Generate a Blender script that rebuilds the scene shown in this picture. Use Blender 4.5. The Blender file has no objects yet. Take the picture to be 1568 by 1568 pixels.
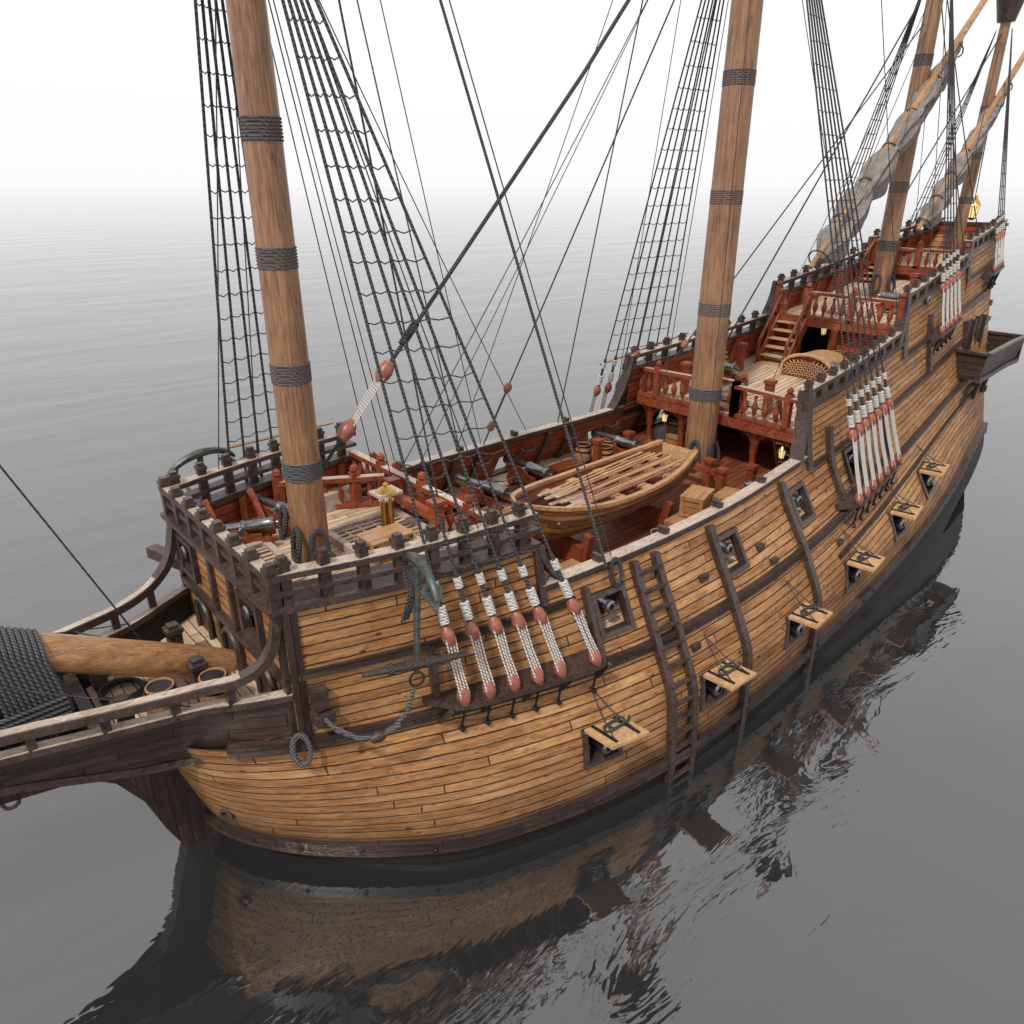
import bpy, bmesh, math, random
from mathutils import Vector, Matrix, noise
random.seed(7)
V=Vector
# ---------------------------------------------------------------- materials
MATS={}
def newmat(name):
    m=bpy.data.materials.new(name); m.use_nodes=True
    nt=m.node_tree; nt.nodes.clear()
    out=nt.nodes.new('ShaderNodeOutputMaterial'); b=nt.nodes.new('ShaderNodeBsdfPrincipled')
    nt.links.new(b.outputs[0],out.inputs[0]); MATS[name]=m
    return m,nt,b
def N(nt,t,**k):
    n=nt.nodes.new(t)
    for a,b in k.items(): setattr(n,a,b)
    return n
def L(nt,a,b): nt.links.new(a,b)
def mathn(nt,op,a,b=None,clamp=False):
    n=N(nt,'ShaderNodeMath',operation=op,use_clamp=clamp)
    for i,x in enumerate((a,b)):
        if x is None: continue
        if isinstance(x,(int,float)): n.inputs[i].default_value=x
        else: L(nt,x,n.inputs[i])
    return n.outputs[0]
def mixc(nt,f,a,b,blend='MIX'):
    n=N(nt,'ShaderNodeMix',data_type='RGBA',blend_type=blend)
    for i,x in ((0,f),(6,a),(7,b)):
        if isinstance(x,(int,float)): n.inputs[i].default_value=x
        elif isinstance(x,tuple): n.inputs[i].default_value=(*x,1) if len(x)==3 else x
        else: L(nt,x,n.inputs[i])
    return n.outputs[2]
def ramp(nt,fac,stops):
    r=N(nt,'ShaderNodeValToRGB'); L(nt,fac,r.inputs[0]); e=r.color_ramp.elements
    while len(e)<len(stops): e.new(.5)
    for i,(p,c) in enumerate(stops):
        e[i].position=p; e[i].color=(*c,1) if isinstance(c,tuple) else (c,c,c,1)
    return r.outputs[0]
def noisen(nt,vec,scale,detail=4,rough=.6,dist=0):
    n=N(nt,'ShaderNodeTexNoise'); L(nt,vec,n.inputs['Vector']); n.inputs['Scale'].default_value=scale
    n.inputs['Detail'].default_value=detail; n.inputs['Roughness'].default_value=rough; n.inputs['Distortion'].default_value=dist
    return n.outputs['Fac']
def combine(nt,x,y,z=0):
    c=N(nt,'ShaderNodeCombineXYZ')
    for i,a in enumerate((x,y,z)):
        if isinstance(a,(int,float)): c.inputs[i].default_value=a
        else: L(nt,a,c.inputs[i])
    return c.outputs[0]

def plank_mat(name,dark,mid,light,rowh=.2,length=3.2,seam=.014,seamcol=(.02,.012,.008),knots=.6,rough=.6,wear=.5,spec=.35,ragged=0.,grey=0.,grime=0.):
    m,nt,b=newmat(name)
    uv=N(nt,'ShaderNodeUVMap'); sp=N(nt,'ShaderNodeSeparateXYZ'); L(nt,uv.outputs[0],sp.inputs[0])
    u,v=sp.outputs[0],sp.outputs[1]
    wob=noisen(nt,combine(nt,mathn(nt,'MULTIPLY',u,.9),mathn(nt,'MULTIPLY',v,2.5)),1.6,4,.7)
    v2=mathn(nt,'ADD',v,mathn(nt,'MULTIPLY',mathn(nt,'SUBTRACT',wob,.5),.045))
    row=mathn(nt,'FLOOR',mathn(nt,'DIVIDE',v2,rowh))
    wn=N(nt,'ShaderNodeTexWhiteNoise',noise_dimensions='1D'); L(nt,row,wn.inputs['W'])
    u2=mathn(nt,'ADD',u,mathn(nt,'MULTIPLY',wn.outputs['Value'],length))
    br=N(nt,'ShaderNodeTexBrick'); br.offset=0; br.squash=1
    L(nt,combine(nt,u2,v2),br.inputs['Vector'])
    br.inputs['Color1'].default_value=(0,0,0,1); br.inputs['Color2'].default_value=(1,1,1,1)
    br.inputs['Scale'].default_value=1; br.inputs['Mortar Size'].default_value=seam
    br.inputs['Mortar Smooth'].default_value=.45; br.inputs['Brick Width'].default_value=length; br.inputs['Row Height'].default_value=rowh
    rnd=br.outputs['Color']; fac=br.outputs['Fac']
    rw=mathn(nt,'MULTIPLY',wn.outputs['Value'],37.)
    if ragged>0:
        rn=noisen(nt,combine(nt,mathn(nt,'MULTIPLY',u,1.7),mathn(nt,'MULTIPLY',v,7.)),1.3,5,.75)
        fac=mathn(nt,'MULTIPLY',fac,ramp(nt,rn,[(.36,1-ragged),(.54,1.)]))
    gv=combine(nt,mathn(nt,'MULTIPLY',u2,1.1),mathn(nt,'MULTIPLY',v2,16.),rw)
    g=noisen(nt,gv,1.,7,.68,.8)
    g2=noisen(nt,combine(nt,mathn(nt,'MULTIPLY',u2,5),mathn(nt,'MULTIPLY',v2,70.),rw),1.,4,.7)
    gg=mathn(nt,'ADD',mathn(nt,'MULTIPLY',g,.72),mathn(nt,'MULTIPLY',g2,.28))
    gg=mathn(nt,'ADD',gg,mathn(nt,'MULTIPLY',mathn(nt,'SUBTRACT',rnd,.5),.15))
    col=ramp(nt,gg,[(.3,dark),(.48,mid),(.68,light)])
    tc=N(nt,'ShaderNodeTexCoord')
    big=noisen(nt,tc.outputs['Object'],.8,5,.65)
    col=mixc(nt,mathn(nt,'MULTIPLY',ramp(nt,big,[(.38,0.),(.66,1.)]),wear*.6),col,mixc(nt,.5,col,tuple(x*.9 for x in mid)),'MULTIPLY')
    blot=noisen(nt,combine(nt,mathn(nt,'MULTIPLY',u2,2.6),mathn(nt,'MULTIPLY',v2,9.),rw),1.,6,.75)
    col=mixc(nt,mathn(nt,'MULTIPLY',ramp(nt,blot,[(.52,0.),(.66,1.)]),wear),col,dark)
    if grey>0:
        gn=noisen(nt,combine(nt,mathn(nt,'MULTIPLY',u,1.3),mathn(nt,'MULTIPLY',v,3.5)),1.2,6,.75)
        col=mixc(nt,mathn(nt,'MULTIPLY',ramp(nt,gn,[(.5,0.),(.72,1.)]),grey),col,(.55,.42,.28))
    if grime>0:
        gf=mathn(nt,'ADD',v,mathn(nt,'MULTIPLY',noisen(nt,combine(nt,mathn(nt,'MULTIPLY',u,.8),mathn(nt,'MULTIPLY',v,1.2)),1.5,6,.7),-1.1))
        col=mixc(nt,mathn(nt,'MULTIPLY',ramp(nt,gf,[(.0,1.),(.75,0.)]),grime),col,(.07,.034,.016))
    if knots>0:
        for su,sv,r0,r1 in ((1.9,4.2,.05,.14),(3.1,9.,.04,.11)):
            vo=N(nt,'ShaderNodeTexVoronoi'); vo.inputs['Scale'].default_value=1.
            L(nt,combine(nt,mathn(nt,'MULTIPLY',u2,su),mathn(nt,'MULTIPLY',v2,sv)),vo.inputs['Vector'])
            k=ramp(nt,vo.outputs['Distance'],[(r0,1.),(r1,0.)])
            col=mixc(nt,mathn(nt,'MULTIPLY',k,knots),col,tuple(x*.2 for x in dark))
    col=mixc(nt,fac,col,seamcol)
    L(nt,col,b.inputs['Base Color'])
    L(nt,mathn(nt,'ADD',mathn(nt,'MULTIPLY',gg,-.25),rough+.12),b.inputs['Roughness'])
    b.inputs['Specular IOR Level'].default_value=spec
    h=mathn(nt,'ADD',mathn(nt,'MULTIPLY',fac,-1.),mathn(nt,'MULTIPLY',gg,.5))
    bp=N(nt,'ShaderNodeBump'); bp.inputs['Strength'].default_value=.9; bp.inputs['Distance'].default_value=.035
    L(nt,h,bp.inputs['Height']); L(nt,bp.outputs[0],b.inputs['Normal'])
    return m
def wood(name,dark,light,rough=.5,axis=(6,6,1.2),spec=.4,bump=.4):
    m,nt,b=newmat(name)
    tc=N(nt,'ShaderNodeTexCoord'); mp=N(nt,'ShaderNodeMapping'); mp.inputs['Scale'].default_value=axis
    L(nt,tc.outputs['Object'],mp.inputs[0])
    g=noisen(nt,mp.outputs[0],2.2,8,.7,1.6)
    big=noisen(nt,tc.outputs['Object'],1.1,4,.6)
    f=mathn(nt,'ADD',mathn(nt,'MULTIPLY',g,.75),mathn(nt,'MULTIPLY',big,.25))
    col=ramp(nt,f,[(.36,dark),(.60,light)])
    L(nt,col,b.inputs['Base Color'])
    L(nt,mathn(nt,'ADD',mathn(nt,'MULTIPLY',g,-.2),rough+.1),b.inputs['Roughness'])
    b.inputs['Specular IOR Level'].default_value=spec
    bp=N(nt,'ShaderNodeBump'); bp.inputs['Strength'].default_value=bump; bp.inputs['Distance'].default_value=.02
    L(nt,g,bp.inputs['Height']); L(nt,bp.outputs[0],b.inputs['Normal'])
    return m
def plain(name,col,rough=.5,metal=0,var=.35,scale=8,bump=.2,spec=.5):
    m,nt,b=newmat(name)
    tc=N(nt,'ShaderNodeTexCoord'); g=noisen(nt,tc.outputs['Object'],scale,5,.65)
    c=ramp(nt,g,[(.3,tuple(x*(1-var) for x in col)),(.7,tuple(min(1,x*(1+var)) for x in col))])
    L(nt,c,b.inputs['Base Color']); b.inputs['Metallic'].default_value=metal
    L(nt,mathn(nt,'ADD',mathn(nt,'MULTIPLY',g,.2),rough-.1),b.inputs['Roughness']); b.inputs['Specular IOR Level'].default_value=spec
    bp=N(nt,'ShaderNodeBump'); bp.inputs['Strength'].default_value=bump; bp.inputs['Distance'].default_value=.015
    L(nt,g,bp.inputs['Height']); L(nt,bp.outputs[0],b.inputs['Normal'])
    return m
def ropemat(name,col,rough=.9,lo=.45):
    m,nt,b=newmat(name)
    tc=N(nt,'ShaderNodeTexCoord'); w=N(nt,'ShaderNodeTexWave',wave_type='BANDS',bands_direction='DIAGONAL')
    L(nt,tc.outputs['Object'],w.inputs[0]); w.inputs['Scale'].default_value=9; w.inputs['Distortion'].default_value=1.5
    c=ramp(nt,w.outputs['Fac'],[(.1,tuple(x*lo for x in col)),(.7,col)])
    L(nt,c,b.inputs['Base Color']); b.inputs['Roughness'].default_value=rough; b.inputs['Specular IOR Level'].default_value=.2
    bp=N(nt,'ShaderNodeBump'); bp.inputs['Strength'].default_value=.6; bp.inputs['Distance'].default_value=.015
    L(nt,w.outputs['Fac'],bp.inputs['Height']); L(nt,bp.outputs[0],b.inputs['Normal'])
plank_mat('hull_planks',(.15,.055,.017),(.39,.185,.067),(.57,.325,.14),rowh=.158,length=5.6,seam=.0125,knots=.9,rough=.55,wear=.75,ragged=.5,grey=.3,grime=.6)
plank_mat('boat_planks',(.12,.04,.014),(.32,.13,.04),(.48,.24,.09),rowh=.13,length=4,seam=.008,knots=.3,rough=.45,wear=.5)
plank_mat('tarred_planks',(.007,.006,.006),(.012,.011,.010),(.02,.018,.017),rowh=.2,length=4,seam=.01,knots=0,rough=.6,wear=.3)
plank_mat('deck_planks',(.34,.21,.12),(.60,.44,.30),(.74,.60,.46),rowh=.16,length=3,seam=.009,knots=.35,rough=.5,wear=.35,seamcol=(.07,.04,.025))
plank_mat('waist_deck_planks',(.09,.024,.012),(.20,.055,.028),(.32,.115,.07),rowh=.18,length=3,seam=.009,knots=.3,rough=.4,wear=.4)
plank_mat('red_planks',(.12,.018,.008),(.30,.052,.020),(.43,.115,.042),rowh=.17,length=2.4,seam=.010,knots=.4,rough=.42,wear=.5)
plank_mat('dark_planks',(.018,.011,.009),(.048,.029,.025),(.098,.063,.053),rowh=.2,length=1.3,seam=.008,knots=.2,rough=.40,wear=.4)
wood('dark_wood',(.020,.013,.011),(.088,.057,.050),.36,(3,3,3))
wood('red_wood',(.10,.020,.009),(.33,.080,.033),.36,(4,4,4))
wood('pale_wood_rail_sheen',(.24,.17,.13),(.58,.48,.40),.42,(2,6,6))  # pale wood; as thin rail-top strips it paints in the sky's sheen
wood('light_wood',(.34,.17,.07),(.62,.40,.21),.5,(4,4,4))
wood('mast_wood',(.105,.045,.022),(.36,.195,.105),.36,(7,7,.45),.5,.25)
wood('spar_wood',(.20,.085,.032),(.50,.28,.13),.38,(.6,7,3),.5,.25)
plain('interior_shade_black',(.01,.009,.008),.9)  # darkness of the unlit inside, put in as flat black colour
plain('iron',(.045,.045,.05),.45,.8,.3,10)
plain('gun_metal',(.26,.26,.265),.26,.9,.3,12)
plain('verdigris_iron',(.085,.095,.085),.42,.5,.5,7,.5)
plain('brass',(.62,.40,.13),.25,1,.25,6,.1)
plain('deadeye_wood',(.28,.092,.06),.38,0,.4,12)
plain('sail_cloth',(.205,.18,.165),.92,0,.35,5,.7)
ropemat('rope_dark',(.075,.073,.076))
ropemat('rope_white',(.70,.68,.65),.9,.5)
ropemat('rope_grey',(.125,.125,.13))
m,nt,b=newmat('lamp_glass'); b.inputs['Base Color'].default_value=(.8,.7,.4,1); b.inputs['Roughness'].default_value=.15
b.inputs['Emission Color'].default_value=(1,.75,.3,1); b.inputs['Emission Strength'].default_value=.6
# ---------------------------------------------------------------- mesh builder
class MB:
    def __init__(s): s.v=[];s.f=[];s.m=[];s.uv=[];s.mats=[]
    def mi(s,name):
        if name not in s.mats: s.mats.append(name)
        return s.mats.index(name)
    def face(s,idx,mat,uv=None):
        s.f.append(tuple(idx)); s.m.append(s.mi(mat)); s.uv.append(uv if uv else [(0,0)]*len(idx))
    def poly(s,pts,mat,uv=None):
        n=len(s.v); s.v+= [tuple(p) for p in pts]; s.face(range(n,n+len(pts)),mat,uv)
    def hexa(s,c,mat,ax=0):
        n=len(s.v); s.v+=[tuple(p) for p in c]
        c=[V(p) for p in c]
        for q in ((0,2,3,1),(4,5,7,6),(0,1,5,4),(2,6,7,3),(0,4,6,2),(1,3,7,5)):
            a,b2,c2,d=[c[i] for i in q]
            e1=(b2-a).length; e2=(d-a).length; o=a.x*.37+a.y*.71+a.z*.13
            if e1>=e2: uv=[(o,o*3),(o+e1,o*3),(o+e1,o*3+e2),(o,o*3+e2)]
            else: uv=[(o,o*3),(o,o*3+e1),(o+e2,o*3+e1),(o+e2,o*3)]
            s.face([n+i for i in q],mat,uv)
    def box(s,c,sz,mat,R=None):
        c=V(c); P=[]
        for k in range(8):
            p=V(((k&1)-.5,((k>>1)&1)-.5,((k>>2)&1)-.5)); p=V((p.x*sz[0],p.y*sz[1],p.z*sz[2]))
            if R is not None: p=R@p
            P.append(c+p)
        s.hexa(P,mat)
    def beam(s,p0,p1,w,h,mat,up=(0,0,1)):
        p0=V(p0);p1=V(p1); d=(p1-p0)
        if d.length<1e-6: return
        dn=d.normalized(); up=V(up)
        if abs(dn.dot(up))>.98: up=V((1,0,0))
        sd=dn.cross(up).normalized(); u=sd.cross(dn)
        P=[]
        for k in range(8):
            P.append((p0 if not k&1 else p1)+sd*(w*(((k>>1)&1)-.5))+u*(h*(((k>>2)&1)-.5)))
        s.hexa(P,mat)
    def tube(s,pts,r,mat,n=6,cap=True,closed=False):
        pts=[V(p) for p in pts]; k=len(pts)
        rs=r if isinstance(r,(list,tuple)) else [r]*k
        base=len(s.v); prev=None
        for i,p in enumerate(pts):
            if closed: t=pts[(i+1)%k]-pts[i-1]
            else: t=pts[min(i+1,k-1)]-pts[max(i-1,0)]
            t.normalize()
            if prev is None:
                a=V((0,0,1)) if abs(t.z)<.9 else V((1,0,0)); x=t.cross(a).normalized()
            else:
                x=prev-t*prev.dot(t); x.normalize()
            prev=x; y=t.cross(x)
            for j in range(n):
                a=2*math.pi*j/n
                s.v.append(tuple(p+x*(rs[i]*math.cos(a))+y*(rs[i]*math.sin(a))))
        for i in range(k if closed else k-1):
            i2=(i+1)%k
            for j in range(n):
                j2=(j+1)%n
                s.face((base+i*n+j,base+i*n+j2,base+i2*n+j2,base+i2*n+j),mat,[(i*.2,j*.1),(i*.2,j*.1+.1),(i*.2+.2,j*.1+.1),(i*.2+.2,j*.1)])
        if cap and not closed:
            s.face([base+j for j in range(n)][::-1],mat); s.face([base+(k-1)*n+j for j in range(n)],mat)
    def lathe(s,prof,o,d,mat,n=12):
        o=V(o); d=V(d).normalized()
        a=V((0,0,1)) if abs(d.z)<.9 else V((1,0,0)); x=d.cross(a).normalized(); y=d.cross(x); base=len(s.v)
        for r,z in prof:
            for j in range(n):
                t=2*math.pi*j/n; s.v.append(tuple(o+d*z+x*(r*math.cos(t))+y*(r*math.sin(t))))
        for i in range(len(prof)-1):
            for j in range(n):
                j2=(j+1)%n
                s.face((base+i*n+j,base+i*n+j2,base+(i+1)*n+j2,base+(i+1)*n+j),mat)
        if prof[0][0]>.001: s.face([base+j for j in range(n)][::-1],mat)
        if prof[-1][0]>.001: s.face([base+(len(prof)-1)*n+j for j in range(n)],mat)
    def sweep(s,path,outs,t,h,mat,ups=None,inner=.06):
        k=len(path); base=len(s.v); acc=0
        for i in range(k):
            p=V(path[i]);o=V(outs[i]);u=V(ups[i]) if ups else V((0,0,1))
            for a,b2 in ((-inner,-.5),(t,-.5),(t,.5),(-inner,.5)): s.v.append(tuple(p+o*a+u*(h*b2)))
        for i in range(k-1):
            ln=(V(path[i+1])-V(path[i])).length
            for j in range(4):
                j2=(j+1)%4; e=h if j%2 else t+inner
                s.face((base+i*4+j,base+i*4+j2,base+i*4+4+j2,base+i*4+4+j),mat,[(acc,j*.5),(acc,j*.5+e),(acc+ln,j*.5+e),(acc+ln,j*.5)])
            acc+=ln
        s.face([base+j for j in range(4)],mat); s.face([base+(k-1)*4+j for j in range(4)][::-1],mat)
    def mesh(s,name):
        me=bpy.data.meshes.new(name); me.from_pydata(s.v,[],s.f); me.update()
        for m_ in s.mats: me.materials.append(MATS[m_])
        me.polygons.foreach_set('material_index',s.m)
        uvl=me.uv_layers.new(name='UVMap'); flat=[c for f in s.uv for p in f for c in p]
        uvl.data.foreach_set('uv',flat)
        bm=bmesh.new(); bm.from_mesh(me); bmesh.ops.recalc_face_normals(bm,faces=bm.faces); bm.to_mesh(me); bm.free()
        me.polygons.foreach_set('use_smooth',[True]*len(me.polygons))
        try: me.set_sharp_from_angle(angle=math.radians(38))
        except Exception: pass
        return me
    def obj(s,name,parent=None,loc=None):
        o=bpy.data.objects.new(name,s.mesh(name)); bpy.context.scene.collection.objects.link(o)
        if parent: o.parent=parent
        if loc: o.location=loc
        return o
# ---------------------------------------------------------------- hull form
def pchip(xs,ys,x):
    n=len(xs)
    if x<=xs[0]: return ys[0]
    if x>=xs[-1]: return ys[-1]
    i=0
    while x>xs[i+1]: i+=1
    def sl(j): return (ys[j+1]-ys[j])/(xs[j+1]-xs[j])
    def d(j):
        if j==0: return sl(0)
        if j==n-1: return sl(n-2)
        a,b2=sl(j-1),sl(j)
        return 0 if a*b2<=0 else 2*a*b2/(a+b2)
    h=xs[i+1]-xs[i]; t=(x-xs[i])/h
    return (2*t**3-3*t*t+1)*ys[i]+(t**3-2*t*t+t)*h*d(i)+(-2*t**3+3*t*t)*ys[i+1]+(t**3-t*t)*h*d(i+1)
XK=[1.45,3,4,6,8,10,13,16,19,22,25,27,29]
ZT=[-1.2,0,1.6,2.7,4.2,5.4,7.3,9.2]
BT=[[.6,1.9,2.8,3.6,3.9,4.0,3.9,3.6,3.1,2.4,1.4,.5,.1],
[1.5,3.1,3.6,4.15,4.38,4.38,4.22,4.05,3.82,3.45,2.88,2.4,2.0],
[2.0,3.05,3.5,4.05,4.3,4.35,4.2,4.0,3.75,3.4,2.95,2.6,2.3],
[2.08,2.7,3.05,3.6,3.85,3.88,3.75,3.5,3.2,2.9,2.6,2.35,2.1],
[2.08,2.55,2.78,3.05,3.12,3.1,2.9,2.75,2.6,2.4,2.2,2.0,1.8],
[2.08,2.5,2.68,2.85,2.9,2.88,2.68,2.5,2.25,2.1,1.9,1.75,1.6],
[2.0,2.4,2.6,2.75,2.8,2.75,2.5,2.25,1.98,1.8,1.6,1.4,1.2],
[2.0,2.3,2.5,2.6,2.6,2.5,2.3,2.0,1.8,1.6,1.4,1.2,1.0]]
def sh(X):
    if X<8: return 0.
    if X<24: return 2.4*((X-8)/20)**2
    return 2.4*.64+(X-24)*.125
def Xs(z): return pchip([-1.2,0,1.6,2.7],[1.3,.7,.2,-.1],z)
def Xe(z): return pchip([-1.2,0,3,7,9.2],[26.0,26.7,27.1,27.7,28.7],z)
def HB(X,z):
    if z<=2.705 and X<3:
        xs=Xs(z); xi=max(0,(X-xs)/(3-xs)); e=pchip([-1.2,0,1.6,2.7],[.9,.62,.485,.375],z)
        B3=pchip(ZT,[r[1] for r in BT],z); return B3*xi**e
    return pchip(ZT,[pchip(XK,r,X) for r in BT],z)
def SP(c,w,side,off=0):
    """surface point from column parameter c"""
    if w<=2.705 and c<3:
        z=w; xs=Xs(z); X=xs+(3-xs)*(max(c,0)/3)**2
    elif c<3: X=max(c,1.45); z=w
    elif c<=25: X=c; z=w+sh(X)
    else:
        z=w+sh(c); X=25+(c-25)/3*(Xe(z)-25); z=w+sh(X)
    return V((X,side*HB(X,z),z))
def HP(X,w,side,off=0):
    z=w+sh(X); return V((X,side*(HB(X,z)+off),z))
def hnorm(X,w,side):
    a=HP(X,w+.1,side)-HP(X,w-.1,side); b2=HP(X+.1,w,side)-HP(X-.1,w,side)
    n=a.cross(b2); n.normalize()
    if n.y*side<0: n=-n
    return n
def hpath(c0,c1,w,side,step=.35):
    k=max(2,int((c1-c0)/step)); P=[];O=[]
    for i in range(k+1):
        c=c0+(c1-c0)*i/k; P.append(SP(c,w,side))
    for i in range(k+1):
        t=P[min(i+1,k)]-P[max(i-1,0)]; n=V((t.y,-t.x,0)).normalized()
        if n.y*side<0 or (abs(n.y)<.15 and n.x>0): n=-n
        O.append(n)
    return P,O
ship=bpy.data.objects.new('sailing_ship',None); bpy.context.scene.collection.objects.link(ship)
LP=[(5.8,1.5),(8.5,1.5),(11.4,1.5),(14.3,1.5),(17.3,1.5),(20.0,1.5)]
UP=[(6.6,3.42),(9.95,3.42),(12.95,3.42),(15.85,3.42)]
PH=.29; PW=.30
def inhole(c,w):
    for L_ in (LP,UP):
        for X,pw in L_:
            if abs(c-X)<PW-.01 and abs(w-pw)<PH-.01: return True
    return False
def fill(bps,step):
    bps=sorted(set(round(b_,4) for b_ in bps)); out=[]
    for a,b2 in zip(bps,bps[1:]):
        k=max(1,math.ceil((b2-a)/step-1e-6)); out+=[a+(b2-a)*i/k for i in range(k)]
    return out+[bps[-1]]
SEC=[(1.45,5.35,4.87,4.3),(5.35,13.75,4.15,3.05),(13.75,19.6,5.3,4.45),(19.6,24.5,6.2,5.6),(24.5,28,6.55,5.95)]
TOPR=[5.42,4.15,5.66,6.56,6.9]
mb=MB()
def grid(mb,cs,ws,side,matf,off=0,holes=True):
    P=[[SP(c,w,side) for c in cs] for w in ws]
    n=len(mb.v); nc=len(cs)
    U=[]
    for r in P:
        a=r[0].x; u=[a]
        for i in range(1,nc): a+=(r[i]-r[i-1]).length; u.append(a)
        d=u[-1]-r[-1].x; U.append([x-d for x in u])
        for p in r: mb.v.append((p.x,p.y-side*off,p.z))
    for i in range(len(ws)-1):
        for j in range(nc-1):
            if holes and inhole((cs[j]+cs[j+1])/2,(ws[i]+ws[i+1])/2): continue
            mb.face((n+i*nc+j,n+i*nc+j+1,n+(i+1)*nc+j+1,n+(i+1)*nc+j),matf((ws[i]+ws[i+1])/2),
              [(U[i][j],ws[i]),(U[i][j+1],ws[i]),(U[i+1][j+1],ws[i+1]),(U[i+1][j],ws[i+1])])
pe=[x for X,_ in LP+UP for x in (X-PW,X+PW)]
for side in (-1,1):
    cs=[3*i/22 for i in range(22)]+fill([3,28]+pe,.4)
    ws=fill([-1.2,.36,1.5-PH,1.5+PH,2.7],.2)
    grid(mb,cs,ws,side,lambda w:'tarred_planks' if w<.36 else 'hull_planks')
    for (a,b2,top,dk) in SEC:
        cs=fill([a,b2]+[x for x in pe if a<x<b2],.4)
        ws=fill([2.7,3.42-PH,3.42+PH,top],.25)
        grid(mb,cs,ws,side,lambda w:'hull_planks')
mb.obj('hull_planking',ship)
# transom
mb=MB()
zz=fill([-1.2,8.65],.3)
for a,b2 in zip(zz,zz[1:]):
    pa=V((Xe(a),-HB(Xe(a),a),a));pb=V((Xe(b2),-HB(Xe(b2),b2),b2))
    mb.poly([pa,(pa.x,-pa.y,pa.z),(pb.x,-pb.y,pb.z),pb],'hull_planks' if a>1.8 else 'tarred_planks',[(pa.y,a),(-pa.y,a),(-pb.y,b2),(pb.y,b2)])
for z in (2.2,3.6,5.0,6.4,7.8): mb.box((Xe(z)+.04,0,z),(.16,2*HB(Xe(z),z)+.1,.2),'dark_wood')
mb.box((27.3,0,.8),(.9,.2,4.5),'dark_wood')
for y in (-1,0,1): mb.box((Xe(5.7)+.05,y*1.0,5.75),(.12,.5,.7),'interior_shade_black')
mb.obj('transom',ship)
# ---------------------------------------------------------------- wales, riders, ports
mb=MB()
for side in (-1,1):
    def wale(c0,c1,w,t,h,mat='dark_planks'):
        P,O=hpath(c0,c1,w,side,.25 if c0<3 else .35); mb.sweep(P,O,t,h,mat)
    wale(.02,28,.46,.11,.25)
    wale(1.45,28,2.70,.09,.17)
    wale(13.8,28,2.05,.05,.12)
    wale(1.45,5.9,3.83,.06,.13)
    wale(13.8,28,3.95,.07,.13)
    wale(19.6,28,4.95,.07,.13)
    wale(24.5,28,5.75,.06,.12)
    for i in range(46):
        c=.6+i*.6
        if c>27.5: break
        P,O=hpath(c,c+.05,.46,side); mb.lathe([(.04,.1),(.034,.14),(.001,.155)],P[0],O[0],'iron',6)
        if c>2:
            P,O=hpath(c,c+.05,2.7,side); mb.lathe([(.025,.08),(.02,.11),(.001,.12)],P[0],O[0],'iron',6)
    def rider(X,w0,w1,wd=.16,t=.13,mat='dark_wood'):
        k=14;P=[];O=[];U=[]
        for i in range(k+1):
            w=w0+(w1-w0)*i/k; P.append(HP(X,w,side)); O.append(hnorm(X,w,side)); U.append(V((1,0,0)))
        mb.sweep(P,O,t,wd,mat,U)
    for X in (7.3,7.85): rider(X,-.4,4.05,.14)
    for k in range(13):
        w=.1+k*.31; n=hnorm(7.5,w,side)
        mb.beam(HP(7.3,w,side)+n*.11,HP(7.85,w,side)+n*.11,.08,.055,'dark_wood')
    for X in (9.5,12.35): rider(X,-.4,4.05)
    rider(14.75,2.8,4.6); rider(3.35,2.75,3.85,.12); rider(6.12,2.75,3.95,.11); rider(13.75,3.9,5.7,.2,.08)
    rider(19.6,4.9,6.6,.2,.08); rider(24.5,5.8,6.9,.18,.08); rider(1.55,2.6,4.9,.2,.06,'dark_planks'); rider(17.9,2.8,4.6,.12);rider(21.4,4.0,5.6,.12)
    rider(5.3,3.9,4.9,.14,.07)
mb.obj('wales_and_riders',ship)
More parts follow.
